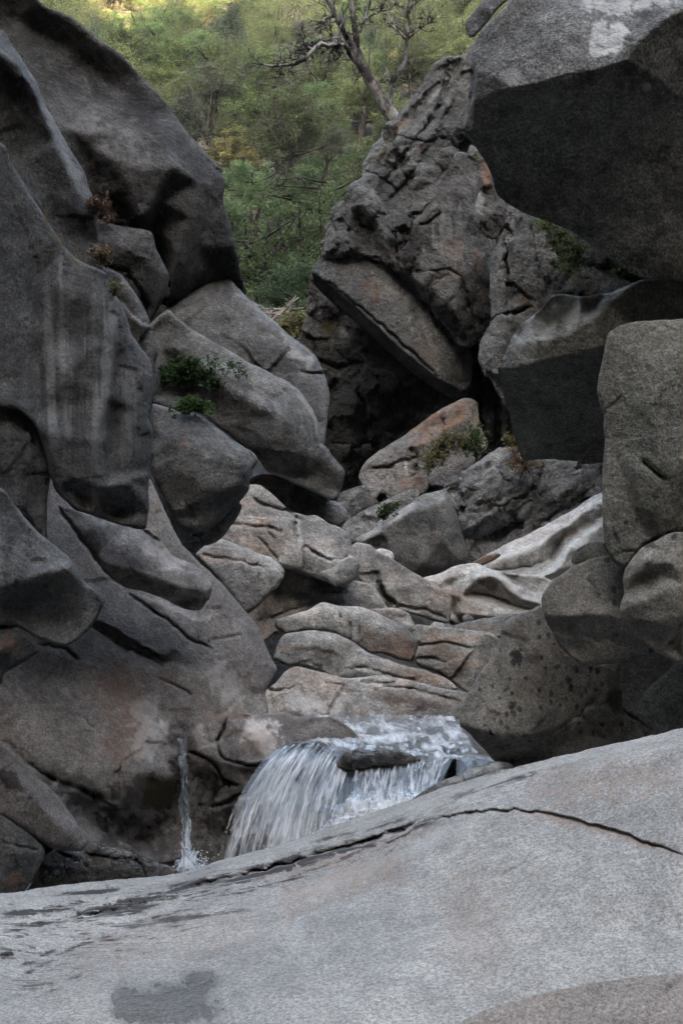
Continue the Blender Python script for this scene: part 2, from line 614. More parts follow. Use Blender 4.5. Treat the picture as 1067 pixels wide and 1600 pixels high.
def granite(name, c0, c1, patch=1.2, grain=110.0, gmix=0.45, lichen=0.25, lcol=(0.035, 0.036, 0.038), lscale=2.2, streak=0.0,
            scol=(0.34, 0.34, 0.33), warm=0.2, wcol=(0.24, 0.17, 0.12), rough=0.85, bump=0.5, unit=0.005, spots=0.0, spec=0.25, gloss=0.0,
            lbias=0.0, mottle=0.55, mul=1.0, flecks=False, bands=0.0, crisp=0.5):
    """unit: metres that one photo pixel spans where the rock stands; keeps relief size right"""
    c0, c1, scol, lcol, wcol = [tuple(x * mul for x in c) for c in (c0, c1, scol, lcol, wcol)]
    t = NT(name)
    va = t.n('ShaderNodeVectorMath', operation='MULTIPLY_ADD')
    t.l(t.n('ShaderNodeObjectInfo').outputs['Location'], va.inputs[0])
    va.inputs[1].default_value = (3.7, 3.7, 3.7)
    t.l(t.coord('Object'), va.inputs[2])
    v = va.outputs[0]
    big = t.noise(v, patch, 5, 0.6, 0.3)
    col = t.mix(t.ramp(big, 0.34, 0.66), c0, c1)
    mid = t.noise(v, patch * 5.5, 6, 0.68)
    col = t.mix(t.ramp(mid, 0.30, 0.72, 0.0, 0.55), col, tuple(x * 0.62 for x in c0))
    # warm mineral tint
    w = t.noise(t.mapping(v, (1, 1, 1.3)), patch * 0.8, 4, 0.6, 0.6)
    col = t.mix(t.ramp(w, 0.52, 0.78, 0.0, warm), col, wcol)
    if bands:
        # pinkish and whitish mineral bands lying with the ledges
        bv = t.mapping(v, (0.9, 0.9, 5.0), (0, R(14), 0))
        b0 = t.noise(bv, patch * 1.1, 6, 0.62, 0.5)
        col = t.mix(t.ramp(b0, 0.50, 0.66, 0, bands), col, (0.34 * mul, 0.245 * mul, 0.195 * mul))
        b9 = t.noise(t.mapping(v, (0.8, 0.8, 6.0), (0, R(12), 0)), patch * 2.3, 6, 0.65, 0.4)
        col = t.mix(t.ramp(b9, 0.54, 0.68, 0, bands * .9), col, (0.44 * mul, 0.43 * mul, 0.415 * mul))
        b8 = t.noise(t.mapping(v, (0.8, 0.8, 7.0), (0, R(13), 0)), patch * 1.9, 6, 0.65, 0.5)
        col = t.mix(t.ramp(b8, 0.56, 0.68, 0, bands * .9), col, (0.10 * mul, 0.095 * mul, 0.095 * mul))
    # run-off streaks
    if streak:
        sv = t.mapping(v, (3.2, 3.2, 0.16), (0.0, 0.12, 0.0))
        sn = t.noise(sv, patch * 1.7, 6, 0.62, 0.2)
        col = t.mix(t.ramp(sn, 0.50, 0.72, 0.0, streak), col, scol)
        sn2 = t.noise(t.mapping(v, (2.4, 2.4, 0.2), (0, 0.1, 0)), patch * 2.3, 5, 0.6, 0.2)
        col = t.mix(t.ramp(sn2, 0.52, 0.7, 0.0, streak), col, lcol)
    # dark lichen film with ragged edges
    ln = t.noise(v, lscale, 8, 0.72, 0.25)
    lf = t.ramp(ln, 0.50 - lbias, 0.64 - lbias, 0.0, lichen)
    col = t.mix(lf, col, lcol)
    if spots:
        sp = t.vor(t.mapping(v, (1, 1, 0.7)), lscale * 6.0)
        sn3 = t.noise(v, lscale * 1.3, 4, 0.6)
        sm = t.math('MULTIPLY', t.ramp(sp, 0.16, 0.30, 1.0, 0.0), t.ramp(sn3, 0.46, 0.58, 0.0, spots))
        col = t.mix(sm, col, lcol)
    # weathering mottle a few photo pixels across
    m1 = t.noise(v, 0.075 / unit, 5, 0.75, 0.3)
    m2 = t.noise(v, 0.02 / unit, 6, 0.72, 0.6)
    col = t.mix(1.0, col, t.mix(t.ramp(m1, 0.3, 0.7), (1 - 0.42 * mottle,) * 3, (1 + 0.34 * mottle,) * 3), 'MULTIPLY')
    col = t.mix(1.0, col, t.mix(t.ramp(m2, 0.32, 0.68), (1 - 0.38 * mottle,) * 3, (1 + 0.25 * mottle,) * 3), 'MULTIPLY')
    m3 = t.noise(v, 0.24 / unit, 4, 0.7)
    col = t.mix(1.0, col, t.mix(t.ramp(m3, 0.34, 0.66), (1 - 0.45 * crisp,) * 3, (1 + 0.32 * crisp,) * 3), 'MULTIPLY')
    pk = t.noise(v, 0.13 / unit, 5, 0.75)
    col = t.mix(t.ramp(pk, 0.60, 0.70, 0, 0.55 * crisp), col, tuple(x * 1.3 for x in lcol))
    # crystals
    gn = t.noise(v, grain, 3, 0.7)
    gn2 = t.noise(v, grain * 2.1, 2, 0.6)
    gs = t.math('ADD', t.math('MULTIPLY', t.ramp(gn, 0.34, 0.66), 0.6), t.math('MULTIPLY', t.ramp(gn2, 0.34, 0.66), 0.4))
    gcol = t.mix(gs, (1 - gmix,) * 3, (1 + gmix * 0.8,) * 3)
    col = t.mix(1.0, col, gcol, 'MULTIPLY')
    # marks stored on the mesh
    brk = t.ramp(t.noise(v, lscale * 7, 6, 0.7), 0.3, 0.62)
    col = t.mix(t.math('MULTIPLY', t.attr('pale'), t.math('ADD', t.math('MULTIPLY', brk, 0.5), 0.5), True), col, tuple(min(0.6, x * 1.25 + 0.04) for x in scol))
    col = t.mix(t.math('MULTIPLY', t.attr('rust'), t.math('ADD', t.math('MULTIPLY', brk, 0.6), 0.4), True), col, (0.20, 0.105, 0.058))
    dk = t.math('MULTIPLY', t.attr('dark'), t.math('ADD', t.math('MULTIPLY', brk, 0.5), 0.55), True)
    if flecks:
        bn = t.noise(t.mapping(v, (5, 24, 24), (0, 0, R(-12))), 1.0, 6, 0.68, 0.4)
        dk = t.math('MULTIPLY', t.math('MULTIPLY', dk, 1.5), t.ramp(bn, 0.42, 0.54), True)
    col = t.mix(dk, col, (0.024, 0.021, 0.021))
    col = t.mix(t.math('MULTIPLY', t.attr('moss'), brk, True), col, (0.06, 0.055, 0.014))
    if flecks:
        # thin dark mineral dashes that follow the grain of the rock
        fn = t.noise(t.mapping(v, (7, 30, 30), (0, 0, R(-12))), 1.0, 5, 0.66, 0.3)
        fn2 = t.noise(t.mapping(v, (22, 70, 70), (0, 0, R(-10))), 1.0, 4, 0.6, 0.2)
        fa = t.attr('fleck')
        fl = t.math('MAXIMUM', t.math('MULTIPLY', t.ramp(fn, 0.56, 0.62), fa, True), t.math('MULTIPLY', t.ramp(fn2, 0.565, 0.63), t.math('MULTIPLY', fa, 0.8), True))
        col = t.mix(fl, col, (0.035, 0.027, 0.026))
    wet = t.attr('wet')
    col = t.mix(t.math('MULTIPLY', wet, 0.9, True), col, t.mix(1.0, col, (0.33, 0.31, 0.29), 'MULTIPLY'))
    b1 = t.noise(v, 0.09 / unit, 6, 0.72)
    b2 = t.noise(v, 0.018 / unit, 7, 0.68)
    bh = t.math('ADD', t.math('MULTIPLY', b2, 1.0), t.math('MULTIPLY', b1, 0.30))
    rr = t.math('SUBTRACT', rough, t.math('MULTIPLY', wet, 0.6), True)
    if gloss:
        rr = t.math('SUBTRACT', rr, t.ramp(t.noise(v, patch * 2, 4), 0.5, 0.65, 0, gloss), True)
    t.bsdf(col, rr, bh, bump, unit * 38, spec)
    return t.m


U = lambda d: d / F
M = {}
M['slab'] = granite('pale_granite', (0.335, 0.328, 0.312), (0.45, 0.437, 0.41), 1.1, 135, 0.52, 0.2, (0.17, 0.175, 0.19), 3.0, warm=0.30, wcol=(0.38, 0.31, 0.23), unit=U(3.4), bump=0.22, rough=0.78, mottle=0.36, crisp=.16, mul=0.72, flecks=True)
M['cliff'] = granite('streaked_grey_granite', (0.105, 0.108, 0.112), (0.20, 0.20, 0.20), 0.9, 75, 0.45, 0.62, (0.045, 0.047, 0.052), 1.5, streak=0.6, scol=(0.27, 0.275, 0.28), warm=0.1, unit=U(7.5), bump=0.5, mul=0.66)
M['varnish'] = granite('lichen_blackened_granite', (0.10, 0.095, 0.092), (0.21, 0.20, 0.19), 0.55, 50, 0.5, 0.85, (0.036, 0.034, 0.034), 1.1, streak=0.35, scol=(0.23, 0.22, 0.215), warm=0.15, unit=U(13), bump=0.75, lbias=0.05, mul=0.78)
M['bulge'] = granite('mottled_grey_granite', (0.11, 0.11, 0.11), (0.25, 0.243, 0.232), 0.8, 55, 0.45, 0.6, (0.055, 0.054, 0.055), 1.3, streak=0.3, scol=(0.3, 0.295, 0.285), warm=0.22, wcol=(0.2, 0.17, 0.12), unit=U(12), bump=0.55, mul=0.95)
M['apron'] = granite('brown_grey_granite', (0.145, 0.132, 0.126), (0.28, 0.26, 0.245), 0.7, 80, 0.4, 0.35, (0.075, 0.072, 0.074), 1.6, streak=0.22, scol=(0.32, 0.30, 0.285), warm=0.45, wcol=(0.19, 0.13, 0.09), unit=U(8), bump=0.35, mul=1.05)
M['ledge'] = granite('jointed_ledge_granite', (0.165, 0.16, 0.152), (0.33, 0.318, 0.295), 0.8, 60, 0.4, 0.5, (0.065, 0.063, 0.063), 1.7, streak=0.22, scol=(0.36, 0.345, 0.32), warm=0.55, wcol=(0.29, 0.20, 0.145), unit=U(12), bump=0.5, mul=1.42, bands=.45)
M['polish'] = granite('water_polished_granite', (0.40, 0.385, 0.36), (0.60, 0.59, 0.57), 0.5, 30, 0.3, 0.22, (0.2, 0.19, 0.19), 0.9, warm=0.4, wcol=(0.42, 0.31, 0.23), unit=U(20), bump=0.35, rough=0.6, mottle=.7, mul=1.0, bands=.4)
M['block'] = granite('dull_grey_granite', (0.15, 0.15, 0.145), (0.25, 0.245, 0.235), 0.4, 30, 0.35, 0.4, (0.09, 0.09, 0.09), 0.7, streak=0.3, scol=(0.27, 0.26, 0.25), warm=0.2, unit=U(20), bump=0.6, mul=1.0)
M['dark'] = granite('dark_olive_granite', (0.062, 0.062, 0.056), (0.115, 0.113, 0.10), 0.9, 70, 0.5, 0.55, (0.032, 0.032, 0.030), 2.2, warm=0.1, unit=U(6.5), bump=0.6, spots=0.3, mul=2.7)
M['capstone'] = granite('lichened_granite', (0.13, 0.13, 0.128), (0.215, 0.213, 0.207), 1.4, 80, 0.5, 0.75, (0.05, 0.05, 0.05), 4.2, warm=0.22, wcol=(0.17, 0.14, 0.11), unit=U(6), bump=0.8, spots=0.3, mul=1.4, crisp=.9)
M['tan'] = granite('spotted_tan_granite', (0.15, 0.142, 0.128), (0.225, 0.212, 0.19), 1.0, 95, 0.5, 0.2, (0.045, 0.045, 0.045), 2.6, warm=0.3, wcol=(0.2, 0.16, 0.11), unit=U(6.5), bump=0.35, spots=0.9, mul=1.1)
M['outcrop'] = granite('rough_grey_bedrock', (0.14, 0.138, 0.135), (0.30, 0.295, 0.285), 0.5, 22, 0.45, 0.5, (0.055, 0.053, 0.05), 0.8, warm=0.3, wcol=(0.22, 0.16, 0.11), unit=U(24), bump=0.9, mul=1.05)
M['crag'] = granite('rough_dark_bedrock', (0.10, 0.098, 0.095), (0.235, 0.23, 0.22), 0.35, 16, 0.45, 0.6, (0.045, 0.043, 0.042), 0.55, streak=0.25, scol=(0.27, 0.26, 0.245), warm=0.35, wcol=(0.19, 0.14, 0.10), unit=U(32), bump=0.9, mul=0.85)
M['cave'] = granite('shade_toned_bedrock', (0.06, 0.057, 0.053), (0.12, 0.115, 0.105), 0.35, 16, 0.4, 0.6, (0.03, 0.028, 0.026), 0.55, warm=0.3, wcol=(0.12, 0.09, 0.06), unit=U(35), bump=0.9, mul=0.85)  # darker copy of the crag rock, cave and gap shade put into its colour
M['ramp'] = granite('rusty_bedrock', (0.15, 0.14, 0.13), (0.25, 0.23, 0.21), 0.4, 18, 0.4, 0.4, (0.07, 0.065, 0.06), 0.6, warm=0.6, wcol=(0.22, 0.12, 0.07), unit=U(29), bump=0.8, mul=1.0)
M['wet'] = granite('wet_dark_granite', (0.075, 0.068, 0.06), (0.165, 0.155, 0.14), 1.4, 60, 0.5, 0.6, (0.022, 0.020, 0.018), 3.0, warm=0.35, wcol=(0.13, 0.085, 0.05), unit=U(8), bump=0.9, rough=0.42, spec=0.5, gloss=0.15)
M['brown_slab'] = granite('smooth_brownish_granite', (0.20, 0.175, 0.155), (0.27, 0.24, 0.215), 1.5, 150, 0.45, 0.12, (0.12, 0.11, 0.10), 3.0, warm=0.4, wcol=(0.22, 0.16, 0.12), unit=U(2), bump=0.2, mottle=.3)
M['earth'] = granite('dry_hillside_soil', (0.045, 0.04, 0.028), (0.09, 0.078, 0.055), 0.15, 4, 0.4, 0.4, (0.05, 0.05, 0.03), 0.3, warm=0.3, unit=0.05, bump=0.6)


def water_mat(name, base=0.35, us=70.0, vs=2.6, tint=(0.86, 0.89, 0.94)):
    """running water: glassy skin with streaks of foam, and painted pale reflection on the pool, that follow the flow (mesh attributes fu across, fv along)"""
    t = NT(name)
    cu, cv = t.attr('fu'), t.attr('fv')
    cx = t.n('ShaderNodeCombineXYZ')
    t.l(t.math('MULTIPLY', cu, us), cx.inputs[0])
    t.l(t.math('MULTIPLY', cv, vs), cx.inputs[1])
    v = cx.outputs[0]
    s1 = t.noise(v, 1.0, 6, 0.7, 0.4)
    s2 = t.noise(t.mapping(v, (0.28, 0.8, 1)), 1.0, 4, 0.6, 0.5)
    f = t.math('ADD', t.math('MULTIPLY', s1, 0.6), t.math('MULTIPLY', s2, 0.75))
    foam = t.math('ADD', t.math('SUBTRACT', f, 0.675), t.attr('foam'))
    foam = t.ramp(foam, -0.10, 0.36)
    b = t.n('ShaderNodeBsdfPrincipled')
    b.inputs['Base Color'].default_value = (*tint, 1)
    b.inputs['Roughness'].default_value = 0.4
    b.inputs['Specular IOR Level'].default_value = 0.4
    tr = t.n('ShaderNodeBsdfTranslucent')
    tr.inputs['Color'].default_value = (*tint, 1)
    wm = t.n('ShaderNodeMixShader')
    wm.inputs[0].default_value = 0.35
    t.l(b.outputs[0], wm.inputs[1]); t.l(tr.outputs[0], wm.inputs[2])
    gl = t.n('ShaderNodeBsdfGlossy')
    gl.inputs['Roughness'].default_value = 0.08
    gl.inputs['Color'].default_value = (0.9, 0.95, 1, 1)
    tp = t.n('ShaderNodeBsdfTransparent')
    tp.inputs['Color'].default_value = (0.80, 0.83, 0.84, 1)
    fr = t.n('ShaderNodeFresnel')
    fr.inputs['IOR'].default_value = 1.33
    bp = t.n('ShaderNodeBump')
    bp.inputs['Strength'].default_value = 0.5
    bp.inputs['Distance'].default_value = 0.03
    t.l(f, bp.inputs['Height'])
    for nd in (b, gl, tr, fr):
        t.l(bp.outputs[0], nd.inputs['Normal'])
    skin = t.n('ShaderNodeMixShader')
    t.l(t.math('ADD', fr.outputs[0], 0.06, True), skin.inputs[0])
    t.l(tp.outputs[0], skin.inputs[1]); t.l(gl.outputs[0], skin.inputs[2])
    mx = t.n('ShaderNodeMixShader')
    t.l(foam, mx.inputs[0])
    t.l(skin.outputs[0], mx.inputs[1]); t.l(wm.outputs[0], mx.inputs[2])
    t.l(mx.outputs[0], t.out.inputs['Surface'])
    return t.m


M['fall'] = water_mat('falling_water', 0.35)
M['pool'] = water_mat('pool_water', -0.6, 22.0, 5.0)


def foam_mat():
    t = NT('white_foam')
    v = t.coord('Object')
    n = t.noise(v, 16, 6, 0.7)
    col = t.mix(t.ramp(n, 0.3, 0.7), (0.66, 0.69, 0.74), (0.87, 0.89, 0.93))
    b = t.bsdf(col, 0.45, n, 0.6, 0.03, 0.4)
    return t.m


M['foam'] = foam_mat()


def leaf_mat(name, c0, c1, c2, vary=0.5, trans=0.35):
    t = NT(name)
    oi = t.n('ShaderNodeObjectInfo')
    v = t.coord('Object')
    a = t.attr('tone')
    col = t.mix(t.ramp(a, 0.0, 1.0), c0, c1)
    col = t.mix(t.math('MULTIPLY', oi.outputs['Random'], vary), col, c2)
    n = t.noise(v, 1.3, 3)
    hs = t.n('ShaderNodeHueSaturation')
    rv = t.math('FRACT', t.math('MULTIPLY', oi.outputs['Random'], 17.31))
    t.l(t.math('MULTIPLY', t.ramp(n, 0.3, 0.7, 0.75, 1.2), t.ramp(rv, 0.0, 1.0, 0.58, 1.3)), hs.inputs['Value'])
    t.l(t.ramp(oi.outputs['Random'], 0, 1, 0.485, 0.512), hs.inputs['Hue'])
    hs.inputs['Saturation'].default_value = 0.97
    t.l(col, hs.inputs['Color'])
    d = t.n('ShaderNodeBsdfPrincipled')
    d.inputs['Roughness'].default_value = 0.6
    d.inputs['Specular IOR Level'].default_value = 0.25
    t.l(hs.outputs[0], d.inputs['Base Color'])
    tr = t.n('ShaderNodeBsdfTranslucent')
    t.l(hs.outputs[0], tr.inputs['Color'])
    mx = t.n('ShaderNodeMixShader')
    mx.inputs[0].default_value = trans
    t.l(d.outputs[0], mx.inputs[1]); t.l(tr.outputs[0], mx.inputs[2])
    t.l(mx.outputs[0], t.out.inputs['Surface'])
    return t.m


M['leaf_olive'] = leaf_mat('olive_leaves', (0.046, 0.064, 0.024), (0.115, 0.138, 0.052), (0.105, 0.112, 0.044))
M['leaf_green'] = leaf_mat('green_leaves', (0.040, 0.068, 0.022), (0.105, 0.146, 0.048), (0.08, 0.118, 0.05))
M['leaf_grey'] = leaf_mat('grey_green_leaves', (0.05, 0.06, 0.038), (0.11, 0.12, 0.078), (0.085, 0.088, 0.055))
M['needle'] = leaf_mat('pine_needles', (0.03, 0.047, 0.03), (0.075, 0.10, 0.062), (0.065, 0.088, 0.06))
M['leaf_yellow'] = leaf_mat('yellowing_leaves', (0.10, 0.10, 0.035), (0.20, 0.19, 0.07), (0.18, 0.15, 0.06))
M['leaf_orange'] = leaf_mat('autumn_leaves', (0.13, 0.08, 0.045), (0.25, 0.16, 0.085), (0.22, 0.17, 0.09))
M['leaf_fern'] = leaf_mat('fern_leaves', (0.03, 0.065, 0.015), (0.075, 0.14, 0.03), (0.06, 0.11, 0.025), 0.3)
M['straw'] = leaf_mat('dry_grass', (0.16, 0.12, 0.07), (0.30, 0.24, 0.15), (0.22, 0.16, 0.09), 0.3)


def bark_mat(name, c0, c1, sc=6, lo=.35, hi=.65):
    t = NT(name)
    v = t.coord('Object')
    n = t.noise(t.mapping(v, (1, 1, 0.35)), sc, 6, 0.7)
    col = t.mix(t.ramp(n, lo, hi), c0, c1)
    t.bsdf(col, 0.9, n, 0.8, 0.05, 0.15)
    return t.m


M['bark'] = bark_mat('dark_bark', (0.018, 0.015, 0.012), (0.05, 0.044, 0.038))
M['deadwood'] = bark_mat('weathered_deadwood', (0.028, 0.025, 0.024), (0.20, 0.188, 0.18), 3.5, .44, .60)
M['drift'] = bark_mat('bleached_driftwood', (0.12, 0.10, 0.08), (0.28, 0.25, 0.21), 4)

# ================================================================== LEFT SIDE OF THE GORGE
rock('boulder', 'huge blackened dome boulder rising above the left cliff against the forest', 'boulder',
     [(-430, -90), (30, -90), (62, 0), (112, 26), (150, 58), (190, 86), (222, 120), (250, 150), (276, 184), (302, 217), (326, 242), (345, 262), (352, 285), (351, 312), (358, 345), (368, 385), (376, 425, -50), (384, 470, -100), (340, 500, -130), (280, 490, -130), (220, 470, -100), (150, 430, -30), (60, 380), (-430, 300)],
     plane=(13.4, 26, 12),
     pts=[(80, 60, -40), (170, 130, -30), (230, 180, 5), (70, 170, 20), (100, 200, 30), (180, 210, 30), (20, 30, -60), (255, 205, 28), (300, 250, 20),
          (200, 290, 28), (165, 280, 5), (330, 330, 0), (310, 390, -15), (250, 400, -60), (260, 300, 10), (355, 440, -60)],
     ridges=[[(140, 232, 18), (175, 250, 34), (225, 262, 44), (275, 262, 44), (315, 285, 26)], [(222, 345, 22), (248, 300, 30), (270, 262, 45)],
             [(240, 470, -70), (242, 395, -52), (246, 350, -34), (252, 315, 8)], [(262, 470, -40), (275, 400, 2), (300, 340, 18), (315, 285, 26)],
             [(140, 240, 6), (150, 300, -10), (200, 345, -14), (225, 352, -20)]],
     cracks=[([(150, 345), (185, 352), (225, 358), (238, 372)], 4, 12), ([(320, 250), (350, 275), (358, 330)], 3, 5), ([(265, 455), (252, 415), (243, 375), (250, 335)], 4, 12)],
     stains=[('dark', [(150, 250), (175, 300), (220, 335)], 34, .8), ('dark', [(195, 140), (260, 210), (330, 290)], 26, .6), ('pale', [(110, 190), (190, 255), (250, 285)], 32, .45), ('dark', [(280, 330), (270, 400)], 16, .5), ('pale', [(265, 250), (280, 245)], 22, .5)],
     blur=7, round_px=26, rk=.7, amp=5, lam=120, rough=1.0, rlam=60, fine=1.0, mat=M['varnish'], thick=350)

rock('rock_slab', 'black cracked block wedged under the big dome boulder on the left', 'rock',
     [(138, 345), (185, 352), (235, 362), (244, 385), (255, 412), (264, 432), (260, 455), (250, 478), (238, 500), (228, 512), (205, 480), (180, 445), (150, 425)],
     plane=(12.9, 10, -4), pts=[(200, 390, 22), (235, 410, 18), (225, 450, 12)], ridges=[[(150, 375, 8), (200, 372, 16), (240, 388, 14)]],
     cracks=[([(165, 415), (200, 425), (222, 460), (232, 500)], 4, 10)], round_px=16, rough=.6, mat=M['varnish'], thick=120)
rock('rock_slab', 'small grey wedge in the slot beside the streaked wall', 'rock',
     [(155, 418), (185, 425), (205, 448), (225, 480), (236, 508), (246, 545), (240, 580), (222, 560), (200, 520), (175, 470)],
     plane=(12.4, 5, 0), pts=[(195, 450, 14), (215, 495, 10), (225, 530, 4)], ledges=[([(185, 470), (215, 500), (236, 512)], 10, 26)], round_px=14, mat=M['bulge'], thick=90)

rock('boulder', 'smooth grey rib of rock with a dark hollow at the left edge of the photo', 'rock',
     [(-430, -20), (0, 48), (22, 74), (40, 100), (58, 128), (72, 165), (98, 212), (128, 262), (142, 300), (150, 330), (155, 372), (160, 425), (120, 440), (80, 390), (50, 350), (20, 310), (-430, 250)],
     plane=(7.6, 34, 10),
     pts=[(20, 120, 26), (80, 220, 6), (110, 290, 12), (70, 300, -8), (30, 250, -22), (-40, 200, -26), (130, 350, 4), (100, 370, -14)],
     ridges=[[(-430, 60, 40), (0, 84, 40), (24, 102, 40), (46, 128, 38), (58, 150, 34)], [(60, 165, 24), (84, 225, 22), (112, 290, 20), (134, 340, 14)],
             [(-60, 110, 4), (0, 118, 6), (25, 140, 4), (48, 176, 6), (30, 205, -12)]],
     stains=[('dark', [(0, 110), (30, 150), (30, 210)], 30, .7), ('pale', [(60, 150), (100, 230), (140, 320)], 10, .5)],  # dark stroke paints the shade under the overhang
     blur=6, round_px=20, amp=3, lam=90, mat=M['cliff'], thick=160)

rock('rock_wall', 'tall smooth cliff wall with pale vertical water streaks', 'cliff',
     [(-430, 150), (0, 222), (22, 258), (46, 300), (76, 346), (100, 384), (122, 404), (150, 418), (166, 428), (180, 458), (196, 488), (206, 520), (224, 548), (238, 572), (240, 592), (238, 620), (233, 650), (240, 672), (240, 690), (242, 706), (236, 735), (232, 765), (232, 800), (228, 826), (190, 822), (150, 806), (118, 796), (92, 772), (78, 740), (70, 700), (50, 660), (20, 640), (-430, 560)],
     plane=(7.15, 30, 6),
     pts=[(30, 400, 0), (90, 450, 10), (150, 480, 16), (200, 560, 8), (40, 520, -4), (100, 580, 14), (160, 600, 14), (80, 680, 10), (150, 700, 26), (205, 680, 22), (110, 760, -8), (180, 800, -34), (130, 780, -20), (200, 740, 18), (212, 752, 10), (30, 600, -12)],
     ridges=[[(84, 720, 8), (110, 748, 14), (150, 762, 20), (200, 756, 26), (224, 745, 18)], [(62, 440, -12), (68, 540, -14), (72, 640, -10)], [(206, 520, 14), (222, 590, 18), (214, 640, 20), (208, 700, 22)],
             [(175, 640, 10), (180, 700, 8), (184, 740, 6)], [(150, 425, 4), (170, 520, 22), (164, 620, 24), (150, 690, 30)]],
     stains=[('pale', [(150, 420), (176, 470), (168, 560), (156, 640), (150, 740)], 13, 0.50), ('pale', [(76, 440), (78, 540), (82, 650), (92, 700)], 9, 0.46), ('pale', [(112, 520), (108, 600), (106, 690)], 8, 0.34), ('pale', [(92, 370), (94, 450), (98, 560), (98, 640)], 6, 0.31),
             ('dark', [(130, 430), (128, 520), (124, 620), (122, 720)], 16, .6), ('dark', [(192, 500), (184, 600), (178, 700)], 12, .65), ('dark', [(66, 560), (70, 640)], 7, .7), ('dark', [(208, 560), (225, 600)], 10, .5), ('pale', [(205, 590), (200, 660), (196, 720)], 14, 0.22),
             ('moss', [(62, 325), (92, 372), (118, 402), (150, 418)], 8, .8), ('rust', [(130, 775), (180, 800)], 22, .2)],
     blots=[('moss', 122, 398, 14, 14, .9)], sn=(3.4, .10),
     blur=7, round_px=24, amp=4, lam=110, aniso=(1, 1, .5), fine=.6, mat=M['cliff'], thick=260)

rock('rock_slab', 'narrow cracked flake between the streaked wall and the left edge of the photo', 'rock',
     [(-430, 560), (0, 592), (32, 612), (58, 640), (70, 672), (76, 705), (78, 745), (74, 800), (72, 845), (60, 835), (40, 800), (0, 790), (-430, 760)],
     plane=(7.0, 30, 4), pts=[(20, 680, 14), (50, 720, 12), (30, 740, 4), (58, 790, -8), (62, 680, 10)],
     cracks=[([(0, 612), (24, 634), (44, 668), (58, 700)], 4, 14), ([(5, 592), (30, 606), (66, 630)], 4, 12)],
     stains=[('dark', [(20, 640), (40, 700)], 14, .5), ('dark', [(45, 780), (66, 820)], 16, .5)], round_px=18, mat=M['cliff'], thick=120)

rock('boulder', 'rounded dark boulder with an overhanging lower half at the left edge below the flake', 'boulder',
     [(-430, 700), (0, 762), (24, 790), (50, 822), (78, 846), (108, 870), (122, 892), (136, 912), (152, 924), (164, 938), (160, 952), (152, 966), (140, 985), (118, 1002), (102, 1010), (80, 1004), (56, 996), (30, 980), (0, 978), (-430, 990)],
     plane=(5.9, 30, 4),
     pts=[(20, 850, 16), (60, 890, 26), (0, 940, 2), (60, 960, -10), (100, 970, -14), (130, 950, -2), (-50, 850, 10), (90, 885, 24)],
     ridges=[[(-430, 905, 26), (0, 918, 30), (36, 908, 36), (72, 892, 38), (108, 880, 30), (120, 896, 24)]],
     cracks=[([(24, 792), (56, 826), (72, 844)], 4, 8)], stains=[('dark', [(0, 940), (60, 930), (110, 900)], 24, .45)],  # dark stroke paints shade onto the overhanging lower half
     blur=8, round_px=18, amp=2.5, lam=90, mat=M['cliff'], thick=170)
rock('boulder', 'small dark rounded rock tucked below the overhanging boulder at the left edge', 'rock',
     [(-430, 970), (0, 984), (26, 984), (44, 994), (58, 1008), (64, 1016), (38, 1034), (8, 1052), (0, 1070), (-430, 1120)],
     plane=(5.8, 25, -6), pts=[(10, 1010, 14), (-30, 1030, 14)], stains=[('rust', [(0, 1000), (30, 1020)], 20, .3)], round_px=16, mat=M['cliff'], thick=90)

